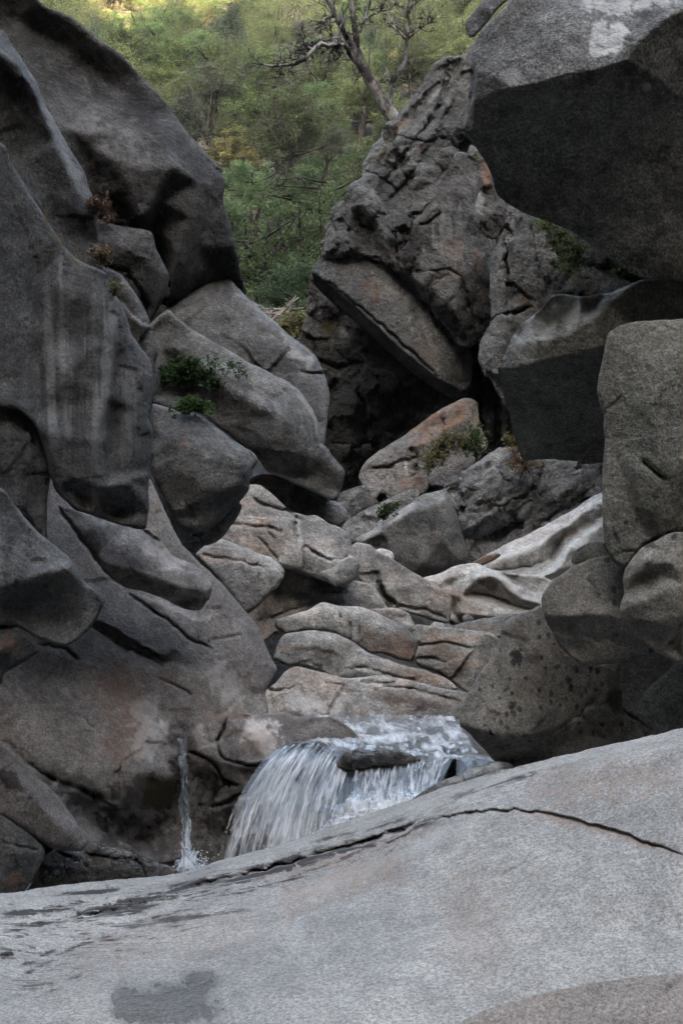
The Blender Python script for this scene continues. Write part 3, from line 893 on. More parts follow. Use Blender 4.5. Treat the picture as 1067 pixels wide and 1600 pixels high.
rock('rock_apron', 'broad brown grey bedrock apron sloping down to the thin trickle', 'bedrock',
     [(-430, 1030), (-40, 1000), (60, 960), (60, 850), (70, 770), (90, 740), (150, 760), (215, 740), (236, 752), (250, 782), (268, 818), (285, 850), (304, 872), (322, 888), (340, 905), (362, 930), (386, 958), (404, 982), (414, 1004), (424, 1028), (433, 1046), (424, 1066), (414, 1084), (420, 1112), (400, 1140), (340, 1142), (300, 1150), (292, 1180), (300, 1230), (296, 1290), (285, 1340), (240, 1350), (180, 1345), (100, 1290), (50, 1230), (0, 1190), (-430, 1150)],
     plane=(8.6, 34, 30),
     pts=[(260, 850, 0), (340, 960, 12), (380, 1010, 16), (250, 1010, 10), (320, 1060, 12), (150, 1060, 12), (60, 1060, 0), (200, 1120, 26), (100, 1140, 24), (260, 1110, 10), (20, 1120, 14), (390, 1080, -4),
          (215, 1170, 34), (240, 1220, 20), (250, 1270, -20), (200, 1240, 20), (160, 1290, -30), (120, 1220, 16), (60, 1180, 18), (280, 1290, -40), (230, 1320, -60), (345, 1100, 8), (120, 900, -10), (200, 900, -8)],
     ridges=[[(180, 1190, 34), (215, 1215, 34), (255, 1215, 26), (280, 1190, 10)], [(330, 895, 4), (378, 985, 18), (405, 1035, 18), (395, 1075, 10)]],
     cracks=[([(96, 800), (122, 836), (160, 888), (192, 916)], 4, 12), ([(60, 1008), (100, 1012), (122, 1030)], 4, 10), ([(140, 975), (180, 1000), (220, 1022), (250, 1036)], 3, 8), ([(200, 925), (230, 948), (270, 976), (300, 1000), (340, 1018)], 3, 8),
             ([(250, 1060), (275, 1072), (300, 1086)], 3, 5), ([(0, 1152), (40, 1192), (90, 1222), (140, 1240), (180, 1262)], 5, 14), ([(325, 1000), (380, 992)], 2.5, 3), ([(110, 1080), (140, 1130), (150, 1142)], 2.5, 4)],
     ledges=[([(148, 968), (180, 985), (215, 1008), (262, 1028), (268, 1015)], -18, 22), ([(90, 1075), (130, 1105), (150, 1145)], 6, 30), ([(220, 930), (262, 948), (300, 966), (322, 970)], 10, 30), ([(0, 1150), (60, 1206), (140, 1240), (200, 1262)], 12, 26)],
     stains=[('rust', [(120, 1050), (190, 1080), (200, 1150), (170, 1200)], 42, 0.38), ('dark', [(30, 1040), (90, 1110), (150, 1180)], 18, .25), ('pale', [(215, 1090), (235, 1140), (215, 1190)], 26, .7), ('pale', [(330, 1040), (370, 1090)], 26, .4),
             ('pale', [(250, 1122), (262, 1150)], 6, .9), ('wet', [(130, 1270), (200, 1260), (290, 1250)], 46, 1), ('wet', [(262, 1130), (280, 1160), (284, 1240)], 20, 1), ('wet', [(60, 1200), (130, 1240), (240, 1290)], 26, .9), ('dark', [(60, 1215), (130, 1250), (190, 1280), (260, 1300)], 18, .8), ('dark', [(270, 1180), (285, 1240)], 10, .7), ('dark', [(150, 1300), (230, 1330), (290, 1300)], 30, .8)],
     blots=[('moss', 250, 1240, 26, 28, 1.0), ('rust', 240, 1225, 14, 12, .9), ('dark', 255, 1245, 28, 26, .7), ('wet', 250, 1235, 40, 40, 1)],
     blur=9, round_px=24, rk=.6, amp=4, lam=150, fine=.4, mat=M['apron'], thick=300)

rock('rock_brow', 'pointed brow of pale rock jutting over the brown apron', 'rock ledge',
     [(92, 792), (108, 792), (128, 800), (158, 806), (200, 820), (228, 826), (246, 838), (272, 868), (302, 882), (326, 906), (332, 920), (327, 938), (312, 952), (292, 952), (262, 938), (226, 924), (196, 918), (176, 900), (150, 868), (122, 832)],
     plane=(8.2, 34, 24),
     pts=[(150, 825, 10), (210, 850, 18), (260, 880, 22), (300, 900, 20), (250, 915, -4), (290, 940, -14), (200, 900, -2), (160, 860, 6)],
     ridges=[[(160, 880, 14), (205, 890, 20), (240, 905, 24), (285, 922, 26), (318, 926, 22), (330, 918, 12)]],
     cracks=[([(222, 826), (236, 836), (252, 850)], 3, 6), ([(215, 925), (260, 938), (318, 966)], 3, 8)],
     stains=[('dark', [(135, 825), (180, 870), (250, 905)], 20, .6), ('dark', [(262, 916), (320, 922)], 5, .6), ('dark', [(160, 860), (210, 900)], 14, .4), ('pale', [(220, 850), (290, 890)], 16, .4)],
     blur=4, round_px=9, amp=2.2, lam=70, fine=.6, mat=M['apron'], thick=110)

rock('boulder', 'smooth egg shaped chockstone wedged below the green fern', 'boulder',
     [(238, 632), (252, 632), (282, 642), (318, 652), (345, 672), (368, 692), (388, 702), (402, 712), (404, 720), (396, 732), (390, 748), (388, 766), (376, 782), (358, 800), (345, 814), (330, 826), (304, 833), (284, 826), (272, 808), (258, 782), (244, 754), (234, 728), (232, 700), (240, 682), (234, 662)],
     plane=(9.9, 14, 6), pts=[(290, 690, 34), (330, 720, 36), (370, 740, 26), (310, 770, 26), (270, 740, 20), (340, 790, 10), (300, 810, 0), (260, 690, 20)],
     ridges=[[(300, 655, 4), (335, 690, 26), (368, 715, 30), (386, 740, 22)], [(288, 740, 32), (330, 768, 34), (375, 756, 26)]],
     cracks=[([(352, 672), (380, 700), (398, 722)], 3, 5)], stains=[('dark', [(250, 650), (270, 700)], 20, .35), ('rust', [(280, 690), (300, 700)], 10, .25)],
     blur=9, round_px=40, rk=.8, amp=3, lam=80, fine=.5, mat=M['bulge'], thick=160)
rock('boulder', 'flat stone showing under the right side of the chockstone', 'rock',
     [(300, 836), (330, 824), (352, 806), (372, 784), (378, 790), (366, 815), (350, 838), (330, 850), (318, 852)], plane=(10.2, 10, -5), pts=[(340, 828, 10)], round_px=10, mat=M['bulge'], thick=60)
rock('pebble', 'small round stone jammed in the gap under the chockstone', 'rock',
     [(288, 846), (300, 838), (312, 842), (314, 856), (306, 864), (294, 858)], plane=(10.1, 10, 5), pts=[(302, 850, 6)], round_px=9, mat=M['bulge'], thick=24, wob=.6)

rock('rock_slab', 'long sloping grey slab with a rounded nose below the forest gap', 'rock slab',
     [(232, 480), (250, 425), (290, 412), (322, 415), (352, 430), (372, 450), (390, 468), (420, 494), (450, 522), (474, 538), (490, 552), (502, 572), (511, 596), (514, 622), (512, 652), (508, 684), (504, 700), (490, 690), (470, 660), (430, 620), (380, 590), (320, 570), (250, 560)],
     plane=(13.6, 8, 32), pts=[(290, 450, 8), (340, 470, 14), (400, 520, 18), (460, 560, 20), (490, 600, 14), (310, 510, 14), (380, 545, 16), (450, 598, 10), (485, 640, 6), (504, 670, -10)],
     ridges=[[(355, 440, 4), (400, 492, 16), (450, 532, 18), (484, 562, 14)]],
     cracks=[([(470, 578), (490, 584), (512, 582)], 3, 5)], stains=[('dark', [(370, 520), (430, 560), (470, 600)], 18, .4), ('pale', [(450, 545), (490, 570)], 10, .6), ('dark', [(300, 430), (350, 460), (400, 500)], 14, .35), ('dark', [(400, 510), (440, 520)], 12, .5)],
     blur=6, round_px=26, amp=3.5, lam=90, fine=.9, mat=M['bulge'], thick=200)
rock('boulder', 'big grey bulge with a shadowed underside beside the fern', 'boulder',
     [(222, 560), (232, 510), (262, 484), (278, 496), (300, 514), (328, 532), (356, 545), (384, 564), (420, 582), (450, 596), (470, 612), (486, 636), (496, 664), (500, 688), (512, 702), (524, 718), (538, 735), (534, 760), (526, 782), (505, 776), (480, 764), (450, 752), (420, 738), (402, 716), (372, 692), (340, 666), (312, 645), (270, 640), (236, 625)],
     plane=(12.9, 14, 8), pts=[(300, 560, 10), (350, 600, 26), (400, 630, 38), (440, 650, 36), (470, 680, 26), (420, 690, 30), (380, 660, 18), (500, 740, -6), (460, 735, -20), (430, 730, -10), (260, 540, -10), (330, 630, -4), (515, 765, -20), (290, 600, -14)],
     ridges=[[(400, 704, 16), (430, 708, 26), (470, 712, 22), (500, 712, 12), (520, 726, 8)], [(246, 520, -14), (262, 560, -22), (280, 610, -24)]],
     stains=[('dark', [(380, 560), (384, 620), (378, 660)], 10, .5), ('dark', [(440, 715), (500, 745)], 26, .4), ('pale', [(462, 612), (490, 650), (497, 688)], 4, .6), ('dark', [(290, 560), (330, 548)], 14, .3)],  # lower dark strokes and blots paint the shaded underside
     blots=[('dark', 425, 700, 40, 16, .5), ('dark', 500, 710, 26, 12, .6)],
     blur=8, round_px=16, amp=3.5, lam=90, fine=.7, mat=M['bulge'], thick=190)

# ------------------------------------------------------------------ ledges in the middle of the gorge
rock('boulder', 'low rounded boulder under the nose of the big grey bulge', 'boulder',
     [(385, 752), (410, 742), (440, 744), (470, 755), (500, 770), (524, 784), (542, 797), (541, 812), (527, 824), (500, 818), (465, 808), (430, 792), (400, 778)],
     bg=.95, plane=(13.4, 14, 26), pts=[(440, 765, 8), (490, 785, 10), (520, 802, 8), (460, 790, 3)], stains=[('dark', [(450, 765), (500, 800)], 20, .5)], round_px=18, amp=3, lam=60, fine=.7, mat=M['ledge'], thick=90)
rock('rock_slab', 'wide pale jointed slab crossed by thin cracks right of the chockstone', 'rock slab',
     [(345, 840), (356, 806), (372, 778), (386, 758), (405, 758), (430, 776), (456, 798), (480, 806), (510, 816), (544, 834), (549, 856), (556, 872), (560, 884), (556, 902), (545, 910), (524, 912), (500, 906), (472, 896), (440, 886), (405, 870), (372, 858)],
     bg=.95, plane=(12.4, 18, 26), pts=[(400, 800, 6), (440, 830, 9), (420, 850, 9), (480, 840, 6), (520, 850, 8), (470, 875, 8), (530, 885, 8)],
     cracks=[([(352, 818), (390, 822), (445, 830)], 2.6, 7), ([(395, 776), (412, 790), (440, 796), (470, 812)], 3.5, 9), ([(404, 838), (420, 858), (434, 876)], 2.4, 5), ([(416, 826), (430, 844)], 2.4, 5), ([(463, 800), (462, 832), (470, 850), (474, 890)], 2.4, 5), ([(470, 846), (498, 868), (530, 878), (544, 868)], 3.5, 9)],
     ledges=[([(466, 840), (500, 862), (530, 876), (548, 866)], 12, 24), ([(352, 818), (445, 830)], 4, 18), ([(460, 800), (463, 850), (474, 890)], 5, 18)],
     stains=[('dark', [(350, 825), (372, 850)], 9, .5), ('pale', [(465, 800), (470, 860)], 4, .4)], blur=4, round_px=12, amp=2.6, lam=70, fine=.6, mat=M['ledge'], thick=110)
rock('boulder', 'small knob of rock with a dark hollow at the tip of the jointed slab', 'rock',
     [(500, 896), (520, 886), (545, 872), (556, 872), (561, 884), (556, 902), (542, 912), (522, 914)], bg=.95, plane=(12.2, 14, 20), pts=[(535, 892, 6)], round_px=12, amp=2, lam=30, fine=.6, mat=M['ledge'], thick=40)
rock('rock_slab', 'flat topped block right of the jointed slab', 'rock',
     [(465, 812), (490, 806), (515, 818), (545, 834), (549, 850), (535, 858), (505, 850), (478, 838)], bg=.95, plane=(12.7, 10, 30), pts=[(510, 830, 5)], stains=[('dark', [(480, 830), (530, 850)], 9, .5)], round_px=9, amp=2, lam=40, fine=.7, mat=M['ledge'], thick=60)
rock('boulder', 'pillow shaped grey boulder below the chockstone', 'boulder',
     [(306, 866), (322, 852), (346, 842), (372, 852), (400, 862), (425, 872), (442, 886), (445, 898), (434, 918), (416, 936), (398, 950), (382, 958), (366, 940), (345, 912), (324, 890)],
     bg=.95, plane=(11.3, 20, 22), pts=[(360, 875, 9), (400, 890, 14), (425, 900, 10), (380, 920, 5), (350, 890, 5)],
     cracks=[([(312, 868), (350, 872), (385, 880), (425, 888)], 2.4, 4)], stains=[('dark', [(330, 860), (400, 880)], 6, .3), ('rust', [(370, 930), (410, 930)], 16, .2)], round_px=22, amp=2.4, lam=60, fine=.5, mat=M['ledge'], thick=90)
rock('rock_slab', 'recessed darker slab with seepage stains behind the pillow boulder', 'rock',
     [(380, 950), (400, 925), (430, 890), (462, 890), (500, 900), (545, 906), (585, 915), (602, 945), (606, 962), (570, 965), (520, 962), (470, 975), (430, 990), (400, 1010), (372, 985)],
     bg=.95, plane=(12.6, 12, 20), pts=[(450, 915, 3), (500, 930, 4), (560, 940, 4), (420, 960, -6), (400, 980, -13)],
     cracks=[([(420, 966), (460, 952), (500, 938)], 3, 6), ([(440, 900), (430, 940)], 2.4, 4)],
     stains=[('dark', [(480, 912), (500, 918), (545, 920)], 10, .8), ('dark', [(540, 930), (600, 955)], 10, .5), ('rust', [(400, 985), (430, 1000)], 18, 0.45), ('dark', [(400, 960), (430, 960)], 12, .6)], round_px=10, amp=3, lam=60, fine=.7, mat=M['ledge'], thick=120)
rock('rock_slab', 'leaning slab with a sharp upper edge in front of the square grey block', 'rock slab',
     [(545, 862), (556, 848), (578, 852), (600, 866), (630, 884), (660, 902), (690, 922), (706, 934), (707, 950), (700, 974), (670, 968), (640, 958), (605, 944), (580, 925), (560, 905)],
     bg=.95, plane=(14.0, 10, 24), pts=[(590, 880, 5), (640, 915, 9), (680, 940, 9), (600, 915, 4), (650, 945, 4)],
     cracks=[([(590, 905), (598, 930), (620, 948)], 3, 7), ([(612, 946), (660, 952), (702, 968)], 2.5, 5)], ledges=[([(592, 890), (600, 925), (622, 945)], -8, 30)],
     stains=[('dark', [(590, 905), (600, 935)], 9, .8), ('dark', [(575, 860), (640, 900)], 10, .4)], blur=3, round_px=8, amp=2.4, lam=50, fine=.8, mat=M['ledge'], thick=100)
rock('boulder', 'rounded ledge with black drips and a rust brown right end', 'rock ledge',
     [(430, 978), (436, 966), (456, 960), (480, 954), (504, 942), (530, 946), (560, 948), (590, 958), (618, 972), (642, 988), (653, 1002), (650, 1018), (643, 1032), (622, 1030), (596, 1022), (575, 1020), (552, 1004), (525, 990), (500, 986), (470, 986), (446, 990)],
     bg=.95, plane=(11.7, 12, 22), pts=[(480, 970, 5), (520, 968, 9), (570, 985, 12), (610, 1002, 10), (632, 1012, 6), (560, 1000, 3)],
     ridges=[[(450, 966, 3), (504, 954, 8), (560, 964, 12), (610, 984, 12), (640, 1000, 8)]],
     stains=[('dark', [(547, 968), (549, 990), (546, 1004)], 3.2, .9), ('dark', [(561, 974), (562, 992)], 2.6, .8), ('dark', [(530, 955), (534, 966)], 3, .9), ('dark', [(588, 980), (606, 984)], 3, .6), ('rust', [(600, 1005), (650, 1015)], 18, 0.56), ('rust', [(560, 990), (600, 1010)], 14, .35), ('dark', [(436, 970), (440, 985)], 5, .5)],
     blur=5, round_px=16, amp=2.4, lam=60, fine=.6, mat=M['ledge'], thick=100)
rock('boulder', 'thin grey ledge lapping over the rust ended ledge', 'rock ledge',
     [(575, 955), (596, 950), (618, 950), (638, 958), (642, 968), (652, 982), (660, 998), (654, 1008), (640, 988), (615, 972)],
     bg=.95, plane=(12.0, 12, 22), pts=[(615, 960, 5), (640, 980, 5)], stains=[('dark', [(600, 955), (636, 962)], 5, .4)], round_px=9, amp=2, lam=40, mat=M['ledge'], thick=50)
rock('boulder', 'grey whaleback rock below the dripping ledge', 'boulder',
     [(428, 1030), (434, 1006), (446, 992), (470, 988), (495, 986), (525, 990), (552, 1004), (575, 1020), (604, 1030), (632, 1040), (664, 1048), (700, 1062), (715, 1078), (690, 1082), (650, 1072), (620, 1062), (585, 1060), (552, 1062), (520, 1060), (500, 1046), (470, 1040), (448, 1040)],
     bg=.95, plane=(11.0, 14, 24), pts=[(465, 1005, 9), (510, 1010, 12), (560, 1030, 10), (480, 1030, 6), (620, 1050, 6), (540, 1050, 3)],
     ledges=[([(455, 1042), (475, 1032), (505, 1040), (525, 1052), (560, 1046), (600, 1044)], 7, 16)],
     cracks=[([(455, 1042), (475, 1034), (505, 1042), (526, 1054)], 2.6, 7), ([(540, 1046), (575, 1044), (620, 1058), (655, 1064)], 2.6, 6)],
     stains=[('dark', [(440, 1000), (480, 995)], 8, .3), ('rust', [(600, 1040), (700, 1068)], 12, .4)], blur=5, round_px=16, amp=2.4, lam=60, fine=.6, mat=M['ledge'], thick=110)
rock('rock_slab', 'pale gently sloping bedrock shelf just above the pool', 'bedrock',
     [(402, 1125), (410, 1090), (418, 1076), (432, 1064), (444, 1050), (462, 1042), (500, 1050), (540, 1058), (590, 1056), (640, 1064), (690, 1076), (726, 1080), (745, 1090), (742, 1128), (600, 1132), (500, 1130)],
     bg=.95, plane=(10.4, 10, 34), pts=[(460, 1075, 6), (520, 1085, 8), (600, 1085, 8), (680, 1098, 6), (450, 1105, 6), (560, 1110, 8)],
     cracks=[([(418, 1080), (450, 1078), (462, 1070)], 2.6, 6), ([(500, 1068), (580, 1074), (650, 1078), (720, 1096)], 2.4, 4), ([(560, 1066), (620, 1068)], 2.2, 4)],
     ledges=[([(480, 1062), (560, 1070), (640, 1082), (735, 1104)], 5, 20), ([(420, 1082), (450, 1076), (470, 1062)], 6, 16)],
     stains=[('rust', [(560, 1078), (640, 1092), (720, 1105)], 12, 0.34), ('moss', [(690, 1088), (730, 1100)], 3, .6), ('dark', [(520, 1070), (580, 1085), (700, 1110)], 9, .35), ('pale', [(440, 1095), (540, 1110)], 18, .5)], blur=5, round_px=10, amp=2.2, lam=70, fine=.7, mat=M['ledge'], thick=120)
rock('boulder', 'blocky buff rock with a squared right side above the pool', 'rock',
     [(640, 985), (656, 976), (690, 980), (730, 984), (768, 990), (782, 1000), (784, 1014), (778, 1036), (768, 1052), (756, 1072), (744, 1088), (728, 1082), (704, 1062), (676, 1048), (652, 1040), (646, 1016)],
     bg=.95, plane=(12.8, 4, 14), pts=[(690, 1000, 8), (740, 1010, 9), (760, 1030, 4), (700, 1035, 6), (735, 1050, 6)], ridges=[[(745, 1000, 10), (744, 1040, 10), (738, 1070, 6)]],
     cracks=[([(652, 1030), (680, 1028), (700, 1040)], 2.6, 6), ([(650, 1010), (690, 1004), (740, 1014)], 2.4, 4)], stains=[('rust', [(655, 1000), (700, 1020), (730, 1045)], 18, .4), ('dark', [(750, 1000), (770, 1040)], 12, .25)], blur=4, round_px=10, amp=2.4, lam=60, mat=M['ledge'], thick=100)
rock('rock_slab', 'dark flat flake lying on the polished rock left of the right hand pillar', 'rock',
     [(690, 984), (720, 974), (760, 966), (800, 960), (830, 962), (830, 992), (790, 998), (740, 992)], bg=.95, plane=(14.5, 0, 40), pts=[(760, 978, 4)], round_px=8, mat=M['block'], thick=60, stains=[('rust', [(700, 985), (780, 980)], 8, .3)])

# ------------------------------------------------------------------ polished slope and back of the gorge
rock('rock_slope', 'white water polished bedrock chute rising to the right', 'bedrock',
     [(690, 908), (720, 890), (752, 872), (790, 850), (822, 836), (850, 822), (880, 805), (910, 786), (940, 768), (990, 750), (1000, 860), (960, 920), (900, 960), (850, 980), (780, 975), (730, 960)],
     plane=(21.5, -20, 34), pts=[(880, 830, 0), (920, 810, 8), (910, 860, 20), (850, 905, 6), (800, 912, 20), (770, 915, 4)],
     ridges=[[(745, 884, 2), (780, 874, 14), (820, 862, 16), (850, 848, 14), (884, 824, 15), (910, 800, 17), (940, 786, 19)], [(752, 900, -2), (800, 892, 0), (846, 880, -2), (868, 864, -11), (880, 846, -12), (886, 838, -4), (915, 822, -2), (945, 806, 2)],
             [(800, 918, 16), (840, 908, 19), (872, 890, 17), (886, 862, 16), (896, 842, 19), (925, 828, 21), (960, 806, 21)], [(862, 872, -15), (872, 850, -16)], [(880, 905, -1), (915, 880, 2), (950, 850, 6)]],
     cracks=[([(880, 800), (905, 795), (940, 790)], 2.2, 3), ([(905, 838), (918, 828)], 2.5, 3), ([(752, 895), (800, 890), (850, 880)], 2.2, 3)],
     ledges=[([(866, 892), (878, 866), (886, 845)], 12, 14)],
     stains=[('pale', [(780, 925), (850, 905), (890, 870), (940, 820)], 14, .9), ('dark', [(858, 876), (876, 845)], 8, .5), ('pale', [(760, 882), (850, 848), (900, 815)], 8, .6), ('dark', [(745, 900), (800, 895), (860, 880)], 5, .35), ('dark', [(840, 860), (900, 825)], 6, .3)], blur=3, round_px=10, amp=3, lam=60, fine=.5, mat=M['polish'], thick=250)
rock('rock_slope', 'fluted polished bedrock with pinkish stains in the middle of the gorge', 'bedrock',
     [(640, 918), (660, 904), (690, 894), (714, 884), (745, 880), (775, 892), (820, 898), (860, 906), (880, 940), (860, 985), (800, 1002), (740, 998), (690, 1000), (660, 990), (690, 960), (690, 935)],
     plane=(18.2, -8, 24), pts=[(700, 915, 4), (700, 962, 4), (820, 935, 14)],
     ridges=[[(735, 916, 16), (748, 902, 21), (768, 898, 24), (785, 906, 24), (798, 924, 20), (815, 936, 15), (845, 944, 14)], [(738, 930, -9), (770, 934, -12), (796, 944, -9), (840, 954, -2)], [(690, 926, 10), (720, 932, 14), (750, 942, 11), (790, 956, 10), (850, 962, 10)], [(706, 958, -10), (730, 978, -14), (780, 976, -5)], [(655, 912, 6), (690, 906, 14), (730, 896, 7)], [(720, 958, 9), (750, 962, 11), (800, 968, 6)], [(780, 884, 1), (800, 905, -2), (830, 918, -5), (850, 930, -2)]],
     cracks=[([(736, 926), (770, 931), (798, 942)], 2.4, 8), ([(700, 972), (730, 984), (770, 980)], 2.4, 6), ([(660, 925), (690, 932)], 2.2, 4)],
     stains=[('rust', [(660, 918), (700, 930), (740, 950)], 14, 0.52), ('rust', [(700, 950), (760, 955)], 9, 0.45), ('dark', [(745, 908), (778, 918)], 9, .7), ('dark', [(700, 975), (730, 965)], 8, .8), ('pale', [(790, 905), (810, 930), (850, 940)], 6, .9), ('dark', [(800, 905), (840, 925)], 7, .6), ('dark', [(730, 975), (800, 985)], 8, .5)],
     blur=2.5, round_px=8, amp=3, lam=40, fine=.7, mat=M['polish'], thick=160)
rock('rock', 'rust red flat rock lying at the top of the fluted bedrock', 'rock',
     [(738, 880), (752, 870), (778, 864), (782, 868), (770, 876), (748, 886)], plane=(18.9, 0, 30), pts=[(760, 873, 5)], round_px=6, mat=M['ramp'], thick=20, stains=[('rust', [(740, 880), (780, 866)], 14, 1)], wob=.5)
rock('rock', 'blue grey cobble sitting in the hollow of the fluted bedrock', 'rock',
     [(722, 966), (728, 960), (736, 962), (740, 970), (736, 978), (726, 980)], plane=(16.5, 0, 20), pts=[(731, 970, 6)], round_px=8, mat=M['block'], thick=18, wob=.5)
rock('boulder', 'square grey block with a pale slanting left edge in the middle of the gorge', 'boulder',
     [(552, 846), (575, 832), (600, 816), (622, 800), (645, 784), (664, 771), (688, 765), (699, 768), (706, 782), (714, 806), (722, 836), (731, 866), (728, 882), (700, 890), (670, 902), (645, 910), (615, 905), (590, 895), (600, 880), (585, 862)],
     plane=(20.0, 4, 6), pts=[(640, 830, 26), (690, 840, 24), (660, 880, 20), (600, 840, 10), (715, 850, 6)],
     ridges=[[(560, 848, 4), (598, 832, 20), (606, 820, 24), (640, 800, 28), (690, 786, 22)], [(598, 832, 20), (612, 870, 20), (640, 905, 10)], [(690, 786, 22), (702, 830, 20), (712, 870, 14)]],
     stains=[('pale', [(562, 844), (600, 818), (650, 785)], 8, .8), ('dark', [(630, 820), (690, 800)], 22, .4), ('pale', [(660, 820), (664, 880)], 12, .35), ('rust', [(672, 840), (682, 860)], 8, .3)],
     blur=2.5, round_px=6, amp=2.4, lam=60, fine=.7, rough=.5, mat=M['block'], thick=150)
rock('boulder', 'small pale wedge leaning on the left foot of the square grey block', 'rock',
     [(580, 862), (596, 856), (612, 862), (616, 872), (606, 884), (594, 890), (584, 876)], plane=(19.0, 0, 20), pts=[(600, 870, 8)], round_px=6, mat=M['polish'], thick=30, wob=.7)
rock('outcrop', 'craggy grey outcrop with fissures right of the square block', 'rock outcrop',
     [(690, 762), (712, 744), (735, 728), (758, 712), (782, 702), (810, 705), (850, 716), (900, 722), (960, 726), (990, 740), (960, 772), (925, 786), (890, 812), (850, 838), (815, 850), (780, 866), (755, 874), (738, 876), (728, 855), (720, 826), (708, 795)],
     plane=(24.5, -10, 24), pts=[(750, 760, 26), (800, 760, 26), (760, 810, 20), (850, 770, 14), (900, 760, 4), (820, 810, 6), (740, 840, -6), (780, 840, -14)],
     ridges=[[(730, 800, 22), (770, 800, 28), (800, 800, 20)], [(740, 846, -18), (780, 828, -20), (806, 808, -14)]],
     cracks=[([(715, 790), (740, 800), (790, 790), (830, 770)], 4, 12), ([(735, 850), (780, 828), (810, 806)], 5, 14), ([(830, 830), (870, 800), (930, 760)], 3, 8), ([(760, 720), (800, 760)], 3, 8), ([(850, 725), (830, 790)], 3, 7)],
     stains=[('rust', [(765, 830), (790, 820)], 12, 0.38), ('pale', [(820, 840), (880, 800)], 6, .5), ('dark', [(840, 800), (920, 770)], 16, .5)],
     blur=4, round_px=10, amp=6, lam=70, rough=15, rlam=46, rmix=.6, rot=35, fine=1.4, aniso=(.6, 1, 1.7), mat=M['outcrop'], thick=200)
for lab, o, pl, pp, mt, st in (
    ('small angular rock lying below the cave mouth', [(522, 776), (545, 764), (572, 758), (594, 766), (588, 780), (565, 790), (540, 800), (528, 792)], (26, 8, 20), [(555, 775, 8)], 'outcrop', []),
    ('long tilted slab leading up to the rusty ramp', [(535, 822), (552, 806), (580, 792), (610, 778), (640, 765), (655, 768), (650, 785), (625, 800), (595, 818), (560, 845), (545, 840)], (24.5, 8, 26), [(590, 802, 9), (630, 780, 8)], 'outcrop', [('moss', [(590, 815), (610, 800)], 6, .7)]),
    ('dark angular block at the left of the tilted slab', [(526, 796), (548, 786), (575, 776), (592, 786), (570, 802), (548, 818), (530, 820)], (25.2, 8, 16), [(560, 796, 8)], 'crag', []),
    ('rust tinted block below the yellow green bush', [(600, 762), (622, 752), (650, 742), (668, 742), (672, 756), (662, 772), (640, 782), (615, 790), (604, 778)], (25.5, 0, 10), [(640, 764, 9)], 'ramp', [('rust', [(620, 765), (665, 750)], 14, 0.45)]),
    ('narrow pale slab lying in front of the tilted slab', [(548, 846), (575, 826), (605, 806), (640, 788), (650, 792), (620, 815), (590, 832), (560, 852)], (22.6, 5, 34), [(600, 818, 6)], 'outcrop', []),
):
    rock('rock', lab, 'rock', o, plane=pl, pts=pp, mat=M[mt], stains=st, blur=2, round_px=6, rk=.6, amp=3, lam=40, rough=2.0, rlam=22, fine=.8, thick=60, wob=1)
rock('rock_ramp', 'rust brown bedrock ramp below the dark cave', 'bedrock',
     [(560, 745), (572, 722), (596, 702), (625, 684), (655, 662), (690, 640), (725, 622), (745, 630), (752, 670), (760, 700), (735, 735), (700, 760), (668, 760), (630, 762), (600, 772), (575, 770)],
     plane=(28.6, -4, 34), pts=[(620, 720, 14), (660, 690, 10), (700, 660, 10), (720, 700, 6), (650, 740, 6), (590, 745, 6)],
     ridges=[[(590, 722, 12), (630, 700, 18), (655, 690, 18), (670, 700, 10)]],
     cracks=[([(640, 700), (655, 720), (650, 750)], 3, 8), ([(580, 735), (620, 725), (660, 712)], 3, 7), ([(690, 650), (700, 690), (690, 730)], 3, 7)],
     ledges=[([(642, 700), (665, 688), (690, 672), (730, 650)], 8, 16)],
     stains=[('rust', [(640, 670), (690, 660), (735, 635)], 18, .9), ('dark', [(660, 668), (720, 640)], 9, .7), ('rust', [(640, 695), (665, 690)], 10, 0.52), ('pale', [(632, 715), (636, 745)], 3.5, .9), ('dark', [(690, 690), (740, 700)], 14, .6)],
     blur=3, round_px=8, amp=4, lam=60, rough=3, rlam=30, fine=.9, mat=M['ramp'], thick=150)
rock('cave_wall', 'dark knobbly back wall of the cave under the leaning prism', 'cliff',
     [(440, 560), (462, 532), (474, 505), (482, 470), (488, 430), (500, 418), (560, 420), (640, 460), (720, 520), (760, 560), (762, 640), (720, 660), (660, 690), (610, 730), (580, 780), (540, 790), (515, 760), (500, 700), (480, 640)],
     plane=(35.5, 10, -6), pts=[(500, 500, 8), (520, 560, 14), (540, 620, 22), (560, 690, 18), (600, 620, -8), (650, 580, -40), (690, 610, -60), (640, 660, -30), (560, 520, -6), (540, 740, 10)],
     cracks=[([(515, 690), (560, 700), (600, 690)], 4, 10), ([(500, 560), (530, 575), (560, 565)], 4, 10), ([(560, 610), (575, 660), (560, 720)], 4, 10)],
     stains=[('dark', [(505, 470), (515, 520)], 16, .9), ('moss', [(515, 500), (525, 540)], 14, .7), ('pale', [(540, 500), (535, 530)], 10, .4)], blur=6, round_px=10, amp=8, lam=70, rough=7, rlam=34, fine=1.4, mat=M['cave'], thick=200)
